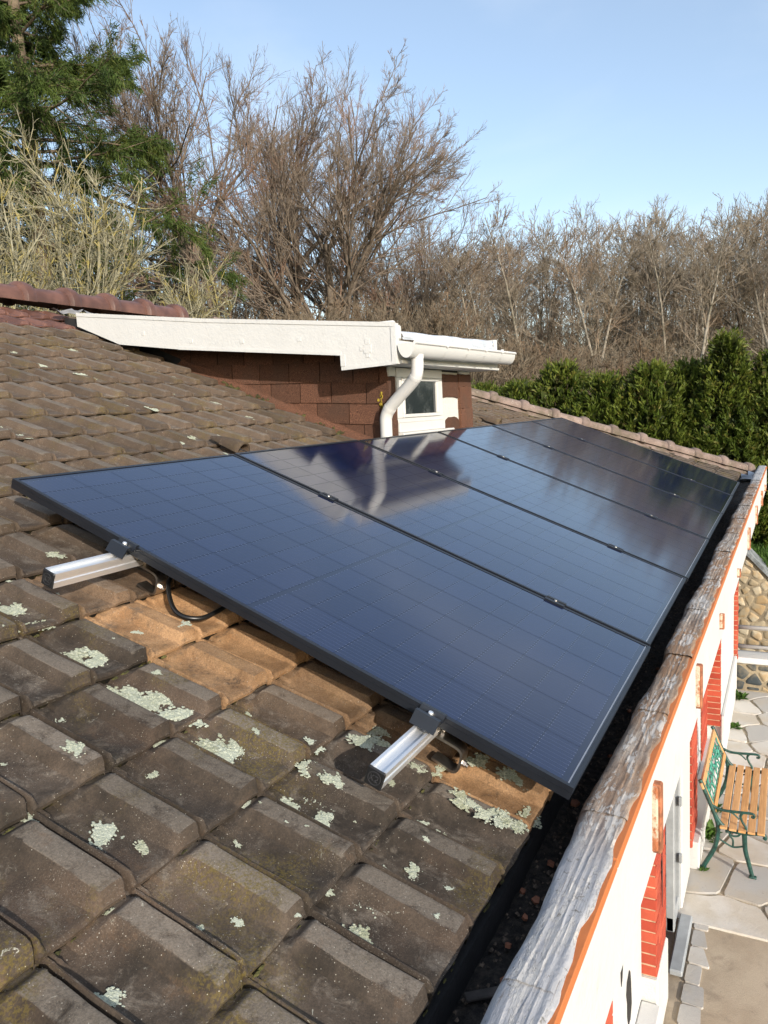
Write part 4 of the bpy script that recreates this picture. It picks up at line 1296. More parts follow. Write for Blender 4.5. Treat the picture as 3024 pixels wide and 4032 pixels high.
# ---------------------------------------------------------------- ground, patio, walls
g = MB().add([(-900, -900, GZ - .06), (900, -900, GZ - .06), (900, 900, GZ - .06), (-900, 900, GZ - .06)], [(0, 1, 2, 3)]).obj('ground', M['grass'])
g['kind'] = 'structure'
TZ = -1.66
V, F = [], []
nx, ny = 60, 60
for i in range(nx + 1):
    for j in range(ny + 1):
        x = 10.8 + 110*(i/nx)**1.8; y = -60 + 160*j/ny
        V.append((x, y, TZ + (.10*math.sin(x*.5)*math.sin(y*.4) if i > 0 else 0) + .012*max(0, x - 14)))
for i in range(nx):
    for j in range(ny): F.append((i*(ny + 1) + j, (i + 1)*(ny + 1) + j, (i + 1)*(ny + 1) + j + 1, i*(ny + 1) + j + 1))
n0 = len(V)
for j in range(ny + 1): V.append((10.62 + .12*math.sin(j*1.7), -60 + 160*j/ny, GZ - .1))     # earth bank down to the patio level
for j in range(ny): F.append((n0 + j, j, j + 1, n0 + j + 1))
tr = link(bpy.data.objects.new('garden_terrace', mesh('garden_terrace', V, F, M['grass'], True)))
tr['kind'] = 'structure'
sb = MB().box((-3, -6, GZ - .05), (4.25, .5, GZ - .012)).obj('concrete_slab', M['slab']); sb['kind'] = 'structure'
pt = MB().box((4.25, -6, GZ - .05), (10.9, .5, GZ - .014)).obj('patio', M['joint']); pt['kind'] = 'structure'


def voronoi(seeds, box):
    cells = []
    for i, s in enumerate(seeds):
        poly = [(box[0], box[2]), (box[1], box[2]), (box[1], box[3]), (box[0], box[3])]
        for j, q in enumerate(seeds):
            if i == j: continue
            mx, my = (s[0] + q[0])/2, (s[1] + q[1])/2; dx, dy = q[0] - s[0], q[1] - s[1]
            if dx*dx + dy*dy > 4.0: continue
            poly = clip(poly, lambda p: -((p[0] - mx)*dx + (p[1] - my)*dy))
            if len(poly) < 3: break
        cells.append(poly)
    return cells


def shrink(poly, g):
    cx = sum(p[0] for p in poly)/len(poly); cy = sum(p[1] for p in poly)/len(poly)
    out = poly
    n = len(poly)
    for i in range(n):
        a, c = poly[i], poly[(i + 1) % n]
        ex, ey = c[0] - a[0], c[1] - a[1]; l = math.hypot(ex, ey)
        if l < 1e-6: continue
        nxx, nyy = -ey/l, ex/l
        if (cx - a[0])*nxx + (cy - a[1])*nyy < 0: nxx, nyy = -nxx, -nyy
        out = clip(out, lambda p: (p[0] - a[0])*nxx + (p[1] - a[1])*nyy - g)
        if len(out) < 3: return []
    return out


def chaikin(poly, k=.18):
    out = []
    n = len(poly)
    for i in range(n):
        a, c = poly[i], poly[(i + 1) % n]
        out += [(a[0] + (c[0] - a[0])*k, a[1] + (c[1] - a[1])*k), (a[0] + (c[0] - a[0])*(1 - k), a[1] + (c[1] - a[1])*(1 - k))]
    return out


seeds = []
rg = np.random.default_rng(11)
tries = 0
while len(seeds) < 62 and tries < 6000:
    tries += 1
    s = (rg.uniform(4.25, 9.6), rg.uniform(-1.9, .3))
    if all((s[0] - q[0])**2 + ((s[1] - q[1])*1.4)**2 > .145 for q in seeds): seeds.append(s)
for poly in voronoi(seeds, (4.25, 9.6, -1.9, .36)):
    poly = shrink(poly, .014) if len(poly) >= 3 else []
    if len(poly) < 3: continue
    rough_ = []
    for i in range(len(poly)):
        a_, c_ = poly[i], poly[(i + 1) % len(poly)]
        rough_ += [a_, ((a_[0]*2 + c_[0])/3 + rg.normal(0, .010), (a_[1]*2 + c_[1])/3 + rg.normal(0, .010)), ((a_[0] + 2*c_[0])/3 + rg.normal(0, .010), (a_[1] + 2*c_[1])/3 + rg.normal(0, .010))]
    poly = chaikin(rough_, .2)
    h = rg.uniform(0, .006)
    n = len(poly); cx = sum(p[0] for p in poly)/n; cy = sum(p[1] for p in poly)/n
    top = [(cx + (p[0] - cx)*.985, cy + (p[1] - cy)*.985, GZ + h) for p in poly]; low = [(p[0], p[1], GZ - .02) for p in poly]
    b = MB().add(top + low, [tuple(range(n))] + [(n + i, n + (i + 1) % n, (i + 1) % n, i) for i in range(n)])
    b.obj('flagstone', M['flag'], pt)
for i in range(6):                                # narrow stones along the foot of the wall
    x = 3.2 + .2*i
    pts = chaikin([(x + rg.uniform(-.02, .02), .07 + rg.uniform(-.03, .05)), (x + .19, .06 + rg.uniform(-.03, .06)), (x + .185, .185), (x + .01, .188)], .08)
    MB().prism(pts, 2, GZ - .02, GZ + rg.uniform(.0, .006)).obj('edge_stone', M['flag'], sb)


def rubble(parent, x, y0, y1, z0, z1, size, mat, seed, lim=None, mat2=None):
    rg2 = np.random.default_rng(seed); sd = []; t = 0
    while t < 5000 and len(sd) < 170:
        t += 1
        s = (rg2.uniform(y0, y1), rg2.uniform(z0, z1))
        if all(((s[0] - q[0])/1.25)**2 + (s[1] - q[1])**2 > size*size*.62 for q in sd): sd.append(s)
    for poly in voronoi(sd, (y0, y1, z0, z1)):
        if len(poly) >= 3: poly = shrink(poly, rg2.uniform(.008, .02))
        if lim and len(poly) >= 3: poly = clip(poly, lim)
        if len(poly) < 3: continue
        poly = chaikin(chaikin([(p[0] + rg2.normal(0, .008), p[1] + rg2.normal(0, .008)) for p in poly], .14), .2)
        n = len(poly); cy = sum(p[0] for p in poly)/n; cz = sum(p[1] for p in poly)/n
        bu = rg2.uniform(.006, .020)
        V = [(x + .004, p[0], p[1]) for p in poly] + [(x - bu*.75, cy + (p[0] - cy)*.86, cz + (p[1] - cz)*.86) for p in poly] + [(x - bu, cy + (p[0] - cy)*.45, cz + (p[1] - cz)*.45) for p in poly] + [(x - bu*1.05, cy, cz)]
        F = []
        for q in range(2):
            for i in range(n): F.append((q*n + i, q*n + (i + 1) % n, (q + 1)*n + (i + 1) % n, (q + 1)*n + i))
        for i in range(n): F.append((2*n + i, 2*n + (i + 1) % n, 3*n))
        MB().add(V, F).obj('rubble_stone', mat if not mat2 or rg2.random() < .7 else mat2, parent, True)


# tall rubble wall with a sloping top behind the railing
wtop = lambda y: -1.47 + (1.08*(y - .12) if y < .12 else 0)
b = MB().prism([(-2.0, GZ), (.9, GZ), (.9, -1.47), (.12, -1.47), (-.9, -2.57), (-2.0, -2.57)], 0, 10.6, 10.95)
sw = b.obj('rubble_wall', M['wallmortar']); tag(sw, 'tan rubble stone wall with sloping top beyond the white railing', 'wall')
rubble(sw, 10.6, -1.4, .6, GZ, -1.49, .135, M['stone'], 3, lambda p: wtop(p[0]) - .05 - p[1])
b = MB()
P0 = [(.9, -1.47), (.12, -1.47), (-.9, -2.57), (-.9, -2.50), (.10, -1.415), (.9, -1.415)]
b.prism(P0, 0, 10.56, 11.0); b.obj('wall_coping', simple('grey_slate_coping', (0.22, 0.24, 0.245), 0.7, 0.35, 6, 0.5, 20, 0.02), sw)
# low wall with white cap and rails
b = MB().box((9.5, -2.0, GZ - .02), (9.72, .30, -2.72)); lw = b.obj('low_wall', M['wallmortar']); tag(lw, 'low wall of dark stones with a wide white cap at the patio end', 'wall')
rubble(lw, 9.5, -1.6, .20, GZ, -2.73, .16, M['darkstone'], 8, None, M['stone'])
MB().box((9.46, -2.0, -2.7195), (9.82, .215, -2.64), .012).obj('wall_cap', M['white'], lw)
rl = empty('railing', (9.6, -.9, -2.64), 'white railing of two bars above the low white-capped wall', 'railing')
for z in (-2.52, -2.26): MB().tube([(9.60, -2.0, z), (9.60, .19, z)], .028 if z > -2.4 else .024, 12).obj('rail_bar', M['pvc'], rl, True)
for y in (-1.9, -.75): MB().box((9.575, y - .025, -2.66), (9.625, y + .025, -2.235), .005).obj('rail_post', M['pvc'], rl)

# weeds at the foot of the wall
def tuft(x, y, z, r_, n, label, seed):
    rg2 = np.random.default_rng(seed); V, F = [], []
    for i in range(n):
        a = rg2.uniform(0, 6.28); el = rg2.uniform(.2, 1.3); l = r_*rg2.uniform(.5, 1.1); w_ = l*.22
        d = np.array([math.cos(a)*math.cos(el), math.sin(a)*math.cos(el), math.sin(el)]); s = np.array([-math.sin(a), math.cos(a), 0])*w_
        o_ = np.array([x, y, z]) + rg2.normal(0, r_*.18, 3)*np.array([1, 1, .1]); n0 = len(V)
        V += [o_, o_ + d*l*.55 + s, o_ + d*l*.55 - s, o_ + d*l + np.array([0, 0, -l*.15])]
        F += [(n0, n0 + 1, n0 + 3, n0 + 2)]
    o = link(bpy.data.objects.new('weed', mesh('weed', V, F, M['weed'])))
    tag(o, label, 'weed', 'weeds along the wall foot')
tuft(5.55, .20, GZ, .16, 60, 'largest green weed, behind the bench leg at the wall foot', 1)
tuft(6.05, .19, GZ, .12, 40, 'leafy green weed under the back of the bench', 2)
tuft(5.0, .2, GZ, .06, 24, 'tiny weed by the rear foot of the bench', 3)
tuft(8.15, .15, GZ, .10, 40, 'weed at the foot of the white plinth, beyond the bench', 4)
tuft(9.2, .14, GZ, .14, 60, 'green weed at the far inner corner of the patio', 5)

# ---------------------------------------------------------------- bench
bn = empty('bench', (5.6, 0.0, GZ), 'garden bench with pale wooden slats and green cast iron ends on the patio', 'bench')
BX0, BX1 = 5.03, 6.20


def bench_end(x):
    e = MB()
    t = .015
    # rear leg and back post as one curve, front leg, seat rail, arm
    def curve(pts, r0, r1=None):
        sp = smooth_path([(x, p[0], p[1]) for p in pts], 5)
        r1 = r1 or r0
        e.tube(sp, [r0 + (r1 - r0)*i/(len(sp) - 1) for i in range(len(sp))], 8)
    curve([(.222, -2.325), (.205, -2.36), (.165, -2.46), (.115, -2.585), (.085, -2.68), (.085, -2.78), (.110, -2.90), (.165, -3.02), (.200, -3.092)], .017, .019)
    curve([(.150, -2.52), (.06, -2.555), (-.06, -2.552), (-.155, -2.545), (-.185, -2.555), (-.182, -2.575), (-.162, -2.572)], .012, .010)
    curve([(-.10, -2.552), (-.085, -2.585), (-.10, -2.63), (-.125, -2.675), (-.115, -2.71)], .010)
    curve([(.02, -2.556), (-.03, -2.57), (-.075, -2.61)], .007)
    curve([(.115, -2.585), (.07, -2.665), (.0, -2.715), (-.10, -2.725), (-.19, -2.712), (-.245, -2.705), (-.268, -2.725), (-.262, -2.745)], .017, .015)
    curve([(-.115, -2.72), (-.118, -2.80), (-.125, -2.88), (-.150, -2.98), (-.178, -3.092)], .021, .016)
    curve([(.088, -2.80), (.03, -2.835), (-.03, -2.86), (-.09, -2.845), (-.122, -2.83)], .0075)
    curve([(-.02, -2.715), (-.005, -2.76), (-.03, -2.80), (-.03, -2.858)], .008)
    curve([(.03, -2.70), (.0, -2.745), (-.03, -2.765), (-.07, -2.755), (-.09, -2.725)], .0075)
    e.box((x - .017, .170, GZ + .002), (x + .017, .228, GZ + .02), .004)
    e.box((x - .017, -.208, GZ + .002), (x + .017, -.150, GZ + .02), .004)
    e.obj('cast_iron_end', M['iron'], bn, True, 50)


bench_end(BX0); bench_end(BX1)
for i in range(5):
    y = .040 - .069*i; z = -2.690 - .006*math.sin(i/4*3.14)
    MB().box((BX0 - .045, y - .028, z - .009), (BX1 + .035, y + .028, z + .009), .004).obj('seat_slat', M['wood'], bn)
# back: wooden frame round a cast panel, leaning
bt = Vector((0, .212, -2.345)); bl = Vector((0, .105, -2.595)); bd = (bt - bl)
def back_box(x0, x1, s0, s1, d0, d1, name, mat, bev=.004):
    nrm = Vector((0, bd.z, -bd.y)).normalized()
    P = MB().box((x0, s0, d0), (x1, s1, d1), bev)
    P.xf(lambda x, s, d: tuple(Vector((x, 0, 0)) + bl + bd*s + nrm*d*-1))
    return P.obj(name, mat, bn)
nb = 1.0/bd.length
back_box(BX0 - .03, BX1 + .03, 1 - .05*nb, 1.0, -.010, .010, 'back_rail', M['wood'])
back_box(BX0 - .01, BX1 + .01, 0, .045*nb, -.010, .010, 'back_rail', M['wood'])
back_box(BX0 + .015, BX0 + .05, .046*nb, 1 - .051*nb, -.009, .009, 'back_stile', M['wood'])
back_box(BX1 - .05, BX1 - .015, .046*nb, 1 - .051*nb, -.009, .009, 'back_stile', M['wood'])
b = MB()
nrm = Vector((0, bd.z, -bd.y)).normalized()
def bp(x, s, d=0.0): return Vector((x, 0, 0)) + bl + bd*s - nrm*d
rg = np.random.default_rng(5)
for i in range(46):                              # scrolling leaf work of the cast panel
    x = BX0 + .07 + (BX1 - BX0 - .14)*rg.random(); s = rg.uniform(.25, .78); a = rg.uniform(-1.2, 1.2); l = rg.uniform(.05, .10)
    pts = [bp(x + l*math.cos(a)*(t - .5) , s + l*math.sin(a)*nb*(t - .5) + .12*math.sin(t*3.1), .004*math.sin(t*3)) for t in np.linspace(0, 1, 5)]
    b.tube(pts, [.004, .009, .010, .008, .003], 5)
for s in (.22, .5, .80): b.tube([bp(BX0 + .05, s), bp(BX1 - .05, s)], .005, 5)
for i in range(9):
    x = BX0 + .08 + (BX1 - BX0 - .16)*i/8
    b.tube([bp(x, .18), bp(x + .02, .5), bp(x, .82)], .005, 5)
o = b.obj('cast_panel', M['irongreen'], bn, True)
o['label'] = 'green openwork cast metal panel in the backrest'
b = MB().tube([(BX0, .02, -2.74), (BX1, .02, -2.74)], .009, 8); b.obj('cross_bar', M['iron'], bn, True)

# ---------------------------------------------------------------- trees
def tubes(P, Rr, k):
    """P: (B,n,3) polylines, Rr: (B,n) radii -> verts, quads"""
    B, n, _ = P.shape
    T = np.empty_like(P); T[:, 1:-1] = P[:, 2:] - P[:, :-2]; T[:, 0] = P[:, 1] - P[:, 0]; T[:, -1] = P[:, -1] - P[:, -2]
    T /= np.linalg.norm(T, axis=2, keepdims=True) + 1e-9
    ref = np.where(np.abs(T[:, :1, 2:3]) > .8, np.array([1., 0, 0]), np.array([0., 0, 1.]))
    A = np.cross(T, np.broadcast_to(ref, T.shape)); A /= np.linalg.norm(A, axis=2, keepdims=True) + 1e-9
    Bv = np.cross(T, A)
    th = 2*np.pi*np.arange(k)/k
    V = P[:, :, None, :] + Rr[:, :, None, None]*(A[:, :, None, :]*np.cos(th)[None, None, :, None] + Bv[:, :, None, :]*np.sin(th)[None, None, :, None])
    idx = np.arange(B*n*k).reshape(B, n, k)
    a = idx[:, :-1]; c = idx[:, 1:]
    F = np.stack([a, np.roll(a, -1, 2), np.roll(c, -1, 2), c], axis=-1).reshape(-1, 4)
    return V.reshape(-1, 3), F


class Acc:
    def __init__(s): s.V = []; s.F = []; s.n = 0
    def add(s, V, F): s.V.append(V); s.F.append(F + s.n); s.n += len(V)
    def mesh(s, name, mat, smooth=True): return mesh(name, np.concatenate(s.V), np.concatenate(s.F), mat, smooth)


def unit(v): return v/(np.linalg.norm(v, axis=-1, keepdims=True) + 1e-9)


def line_grow(rg2, S, D, L, n, wig, up, r0, r1):
    """grow polylines from starts S along D, with length L"""
    B = len(S); P = np.empty((B, n, 3)); P[:, 0] = S; d = unit(D)
    step = (L/(n - 1))[:, None]
    for i in range(1, n):
        d = unit(d + rg2.normal(0, wig, (B, 3)) + np.array([0, 0, up])/n)
        P[:, i] = P[:, i - 1] + d*step
    t = np.linspace(0, 1, n)[None, :]
    return P, r0[:, None]*(1 - t) + r1[:, None]*t


def branch(rg2, P, Rr, nc, t0, t1, ang, angs, lr, lrs, n, wig, up, rf, rmin, taper=.45):
    B, m, _ = P.shape
    t = rg2.uniform(t0, t1, (B, nc)); f = t*(m - 1); i = np.minimum(f.astype(int), m - 2); w = (f - i)[..., None]
    bi = np.arange(B)[:, None]
    S = P[bi, i]*(1 - w) + P[bi, i + 1]*w
    T = unit(P[bi, i + 1] - P[bi, i])
    r = (Rr[bi, i]*(1 - w[..., 0]) + Rr[bi, i + 1]*w[..., 0])
    rndv = rg2.normal(0, 1, (B, nc, 3)); perp = unit(rndv - T*np.sum(rndv*T, -1, keepdims=True))
    a = rg2.normal(ang, angs, (B, nc))[..., None]
    D = T*np.cos(a) + perp*np.sin(a)
    plen = np.sum(np.linalg.norm(np.diff(P, axis=1), axis=2), axis=1)[:, None]
    L = plen*np.clip(rg2.normal(lr, lrs, (B, nc)), .08, 1.2)*(1.05 - .55*t)
    r0 = np.maximum(r*rf, rmin)
    return line_grow(rg2, S.reshape(-1, 3), D.reshape(-1, 3), L.reshape(-1), n, wig, up, r0.reshape(-1), np.maximum(r0*taper, rmin*.7).reshape(-1))


def bare_tree(seed, H, stems, stem_ang, trunk_r, lv, bark, twig, lean=0.0, stem_len=(.7, .1), fork=.30):
    """lv: list of (nc,t0,t1,ang,angs,lr,lrs,npts,wig,up,rf,rmin)"""
    rg2 = np.random.default_rng(seed)
    rec = []
    th = rg2.uniform(0, 6.28)
    P0, R0 = line_grow(rg2, np.zeros((1, 3)), np.array([[lean*math.cos(th), lean*math.sin(th), 1.0]]), np.array([H*(fork if stems > 1 else .97)]), 9, .05, .3, np.array([trunk_r]), np.array([trunk_r*(.7 if stems > 1 else .12)]))
    rec.append((0, P0, R0, 9))
    if stems > 1:
        P1, R1 = branch(rg2, P0, R0, stems, .25, 1.0, stem_ang, .2, stem_len[0]/fork*1.25, stem_len[1]*3, 10, .11, .25, .62, .03, .18)
        rec.append((0, P1, R1, 6))
    else:
        P1, R1 = P0, R0
    P, Rr = P1, R1
    for q, (nc, t0, t1, ang, angs, lr, lrs, npts, wig, up, rf, rmin) in enumerate(lv):
        P, Rr = branch(rg2, P, Rr, nc, t0, t1, ang, angs, lr, lrs, npts, wig, up, rf, rmin)
        rec.append((0 if q == 0 and stems > 1 else 1, P, Rr, 5 if q == 0 else (4 if q == 1 else 3)))
    zmax = max(np.percentile(p[..., 2], 99.97) for _, p, _, _ in rec)
    acc = (Acc(), Acc())
    for w, p, r, kk in rec: acc[w].add(*tubes(p*(H/zmax), r, kk))
    return acc[0].mesh('trunk', bark), acc[1].mesh('crown', twig)


def plant(name, parts, loc, rz, sc, label, cat, group=None):
    e = bpy.data.objects.new(name, None); e.empty_display_size = .3
    mw = Matrix.Translation(loc) @ Matrix.Rotation(rz, 4, 'Z') @ Matrix.Diagonal((sc[0], sc[0], sc[1], 1))
    link(e, None, mw); tag(e, label, cat, group)
    for nm, me in parts:
        o = bpy.data.objects.new(nm, me); col.objects.link(o); o.parent = e; WM[o.name] = mw
    return e


def at(px, D, y=1500):
    """ground position at distance D in the direction of a column of the photograph (source pixels)"""
    d = _r*((px - 1512)/3091.55) + _d*((y - 2016)/3091.55) + _f
    h = math.hypot(d.x, d.y)
    return CAM[0] + d.x/h*D, CAM[1] + d.y/h*D


def tz(x): return TZ + .012*max(0, x - 14) - .05


# two large beeches with dense fine twigs
BL = [(9, .15, 1.0, .55, .16, .62, .14, 8, .12, .30, .55, .017), (9, .12, 1.0, .55, .18, .50, .14, 5, .13, .35, .6, .010), (7, .1, 1.0, .50, .2, .50, .15, 4, .12, .35, .65, .0060), (4, .15, 1.0, .5, .22, .6, .15, 3, .12, .35, .8, .0046)]
t1 = bare_tree(101, 15.6, 8, .48, .20, BL, M['bark'], M['twig'])
t2 = bare_tree(202, 15.8, 9, .62, .21, BL, M['bark'], M['twig'])
t3 = bare_tree(303, 14.0, 6, .34, .17, [(9, .2, 1, .45, .16, .55, .14, 6, .11, .5, .55, .016), (9, .15, 1, .5, .2, .48, .14, 5, .12, .4, .6, .010), (8, .1, 1, .55, .22, .55, .15, 3, .13, .3, .7, .0075)], M['bark'], M['twig'])
for (tm, px, D, rz, sc, lab) in [(t1, 900, 29, .3, (1.0, 1.0), 'tall bare tree with reddish fine twigs, right of the big conifer'), (t2, 1300, 31, 1.4, (.90, .92), 'tall bare tree with wide fan of upswept twigs above the dormer'),
                                (t1, 1130, 34, 2.0, (1.05, 1.0), 'bare tree standing between the two tallest bare trees'), (t3, 520, 40, .7, (1.1, .95), 'bare tree seen through the right side of the big conifer'),
                                (t3, 1650, 37, 4.0, (.95, .86), 'bare brown tree right of the tallest fan-shaped tree'), (t1, 640, 37, 3.3, (.9, .78), 'bare reddish tree just behind the tips of the conifer branches'), (t2, 1480, 39, 5.1, (1.0, .92), 'bare tree behind the right edge of the fan-shaped tree')]:
    x, y = at(px, D)
    plant('bare_tree', [('trunk', tm[0]), ('crown', tm[1])], (x, y, tz(x)), rz, sc, lab, 'tree', 'large bare trees behind the house')

# lichened shrub
SL = [(8, .1, 1, .55, .2, .60, .16, 6, .18, .35, .6, .014), (7, .1, 1, .65, .25, .55, .18, 5, .22, .25, .62, .0085), (6, .1, 1, .7, .25, .55, .18, 4, .22, .2, .7, .0052)]
s1 = bare_tree(11, 6.0, 10, .42, .075, SL, M['lichenbark'], M['lichenbark'], .1, (.85, .15))
s2 = bare_tree(12, 5.6, 9, .50, .07, SL, M['lichenbark'], M['lichenbark'], .15, (.85, .15))
for (tm, px, D, rz, sc, lab) in [(s1, 380, 14.5, .4, (1.05, 1.25), 'bare shrub with yellow lichen on its branches, in front of the conifer'), (s2, 40, 13.5, 2.2, (1.0, 1.15), 'bare lichen-covered shrub at the left edge, above the roof ridge'),
                                (s2, 690, 15.5, 4.0, (1.1, 1.0), 'bare yellowish shrub with branches arching over the white dormer fascia')]:
    x, y = at(px, D)
    plant('lichened_shrub', [('trunk', tm[0]), ('crown', tm[1])], (x, y, tz(x)), rz, sc, lab, 'shrub', 'lichened shrubs behind the ridge')

# wood of slender pale trees on the right, brown ones further back
FL = [(26, .25, 1.0, .75, .18, .26, .09, 5, .12, .6, .42, .012), (8, .1, 1, .6, .22, .46, .15, 4, .14, .4, .6, .0095), (5, .1, 1, .6, .25, .5, .15, 3, .14, .3, .7, .0085)]
fo = [bare_tree(400 + i, 13, 1, 0, .105, FL, M['palebark'], M['paletwig'], .06*i) for i in range(3)]
FB = [(24, .15, 1.0, .7, .2, .34, .10, 5, .14, .55, .45, .014), (9, .1, 1, .6, .22, .46, .15, 4, .15, .4, .6, .010), (6, .1, 1, .6, .25, .5, .15, 3, .15, .3, .7, .009)]
fb = [bare_tree(500 + i, 13, 1, 0, .13, FB, M['bark'], M['brush'], .08) for i in range(3)]
rg = np.random.default_rng(42)
nt = 0
for i in range(58):
    px = 1760 + 1520*(i + rg.uniform(0, .9))/58; D = rg.uniform(33, 48)
    x, y = at(px, D); tp = .222 + .012*math.sin(px*.004) + rg.normal(0, .010) - (.04 if px < 2000 else 0)
    H = tp*D + .8 - tz(x); tm = fo[i % 3]
    plant('pale_tree', [('trunk', tm[0]), ('crown', tm[1])], (x, y, tz(x)), rg.uniform(0, 6.28), (1.0, H/13), 'slender pale bare tree in the wood behind the green hedge', 'tree', 'slender pale trees behind the hedge')
for i in range(62):
    px = 300 + 3000*(i + rg.uniform(0, .9))/62; D = rg.uniform(44, 62)
    x, y = at(px, D); tp = .185 + rg.normal(0, .018)
    H = tp*D + .8 - tz(x); tm = fb[i % 3]
    plant('brown_tree', [('trunk', tm[0]), ('crown', tm[1])], (x, y, tz(x)), rg.uniform(0, 6.28), (1.15, H/13), 'bare brown tree in the back rows of the wood', 'tree', 'brown trees at the back of the wood')
# brushwood in front of the wood
UL = [(10, .1, 1, .4, .2, .6, .16, 5, .14, .5, .6, .011), (7, .1, 1, .5, .25, .5, .18, 4, .16, .4, .62, .0085), (4, .1, 1, .6, .25, .5, .18, 3, .16, .3, .7, .0075)]
ub = [bare_tree(600 + i, 4.6, 10, .45, .07, UL, M['brush'], M['brush'], .1, (.95, .2)) for i in range(3)]
for i in range(46):
    px = 520 + 2100*(i + rg.uniform(0, .9))/46; D = rg.uniform(20, 31)
    x, y = at(px, D); H = (.10 - (.045 if px > 1750 else 0) + .04*math.exp(-((px - 1500)/500)**2) + rg.normal(0, .014))*D + .8 - tz(x); tm = ub[i % 3]
    plant('brown_thicket', [('trunk', tm[0]), ('crown', tm[1])], (x, y, tz(x)), rg.uniform(0, 6.28), (1.1, max(.7, H/4.6)), 'leafless brown thicket bush at the edge of the wood', 'bush', 'thicket bushes along the wood')
# far wood that reads as one mass
ac = Acc()
for i in range(150):
    px = 250 + 3200*rg.random(); D = rg.uniform(64, 95); x, y = at(px, D)
    H = (.135 + rg.normal(0, .02))*D + 2.4
    P0, R0 = line_grow(rg, np.array([[x, y, tz(x)]]), np.array([[0, 0, 1.]]), np.array([H]), 6, .05, .3, np.array([.14]), np.array([.03]))
    ac.add(*tubes(P0, R0, 4))
    P1, R1 = branch(rg, P0, R0, 20, .12, 1, .7, .2, .26, .1, 4, .13, .5, .45, .03); ac.add(*tubes(P1, R1, 3))
    P2, R2 = branch(rg, P1, R1, 7, .1, 1, .6, .25, .5, .15, 3, .15, .4, .6, .022); ac.add(*tubes(P2, R2, 3))
fw_ = link(bpy.data.objects.new('distant_wood', ac.mesh('distant_wood', M['brush'])))
tag(fw_, 'dense leafless wood far behind the house, reading as one brown mass', 'wood', None, 'stuff')


# ---------------------------------------------------------------- conifers
def quads(C0, D, S, L, W, bend=.25):
    """leaf quads: base C0, direction D, side S"""
    L = L[:, None]; W = W[:, None]
    nrm = np.cross(D, S)
    a = C0; b_ = C0 + D*L*.5 + S*W; c_ = C0 + D*L + nrm*L*bend*.3; d_ = C0 + D*L*.5 - S*W
    V = np.stack([a, b_, c_, d_], 1).reshape(-1, 3)
    F = np.arange(len(V)).reshape(-1, 4)
    return V, F


def big_fir(seed, H):
    rg2 = np.random.default_rng(seed)
    tr_, cr = Acc(), Acc()
    P0, R0 = line_grow(rg2, np.zeros((1, 3)), np.array([[.01, 0, 1.]]), np.array([H]), 14, .012, .1, np.array([.30]), np.array([.03]))
    tr_.add(*tubes(P0, R0, 10))
    zz = []
    z = 3.6
    while z < H - .6:
        for q in range(int(rg2.integers(6, 9))): zz.append((z + rg2.uniform(-.25, .25), q))
        z += rg2.uniform(.55, .85)
    B = len(zz); Z = np.array([q[0] for q in zz]); th = rg2.uniform(0, 6.28, B)
    L = np.clip((H - Z)*.40, .5, 4.6)*rg2.uniform(.6, 1.12, B)
    S = np.stack([.05*np.cos(th), .05*np.sin(th), Z], 1)
    D = np.stack([np.cos(th), np.sin(th), np.where(Z > H*.6, .35, .08) + rg2.normal(0, .1, B)], 1)
    Pb, Rb = line_grow(rg2, S, D, L, 8, .05, -.25, .012 + .012*L, np.full(B, .008))
    Pb[:, -3:, 2] += np.array([.03, .08, .15])[None]*L[:, None]*.4
    tr_.add(*tubes(Pb, Rb, 4))
    # side branchlets, drooping
    P2, R2 = branch(rg2, Pb, Rb, 20, .14, 1.0, .85, .2, .30, .09, 5, .10, -.45, .55, .005)
    tr_.add(*tubes(P2, R2, 3))
    Pa = np.concatenate([Pb.reshape(-1, 3), np.empty((0, 3))])
    # needle sprays: along the branchlets and hanging from them
    for (PP, n_, spread) in ((P2, 130, .085), (Pb, 120, .085)):
        B2, m, _ = PP.shape
        t = rg2.uniform(.12 if PP is P2 else .45, 1, (B2, n_)); f = t*(m - 1); i = np.minimum(f.astype(int), m - 2); w = (f - i)[..., None]; bi = np.arange(B2)[:, None]
        C0 = (PP[bi, i]*(1 - w) + PP[bi, i + 1]*w).reshape(-1, 3) + rg2.normal(0, spread*.5, (B2*n_, 3))
        T = unit(PP[bi, i + 1] - PP[bi, i]).reshape(-1, 3)
        D = unit(T*.7 + rg2.normal(0, .5, C0.shape) + np.array([0, 0, -.55]))
        Sd = unit(np.cross(D, rg2.normal(0, 1, C0.shape)))
        N = len(C0)
        cr.add(*quads(C0, D, Sd, rg2.uniform(.09, .20, N), rg2.uniform(.006, .013, N)))
    return tr_.mesh('trunk', M['firbark']), cr.mesh('crown', M['fir'], False)


fir = big_fir(5, 19.0)
x, y = at(205, 21.0)
plant('conifer_tree', [('trunk', fir[0]), ('crown', fir[1])], (x, y, tz(x)), .6, (1, 1), 'big dark green conifer with sparse drooping branches at the upper left', 'tree')
x, y = at(-330, 24.0)
plant('conifer_tree', [('trunk', fir[0]), ('crown', fir[1])], (x, y, tz(x)), 2.9, (.9, .85), 'second conifer at the far left edge, behind the big one', 'tree')


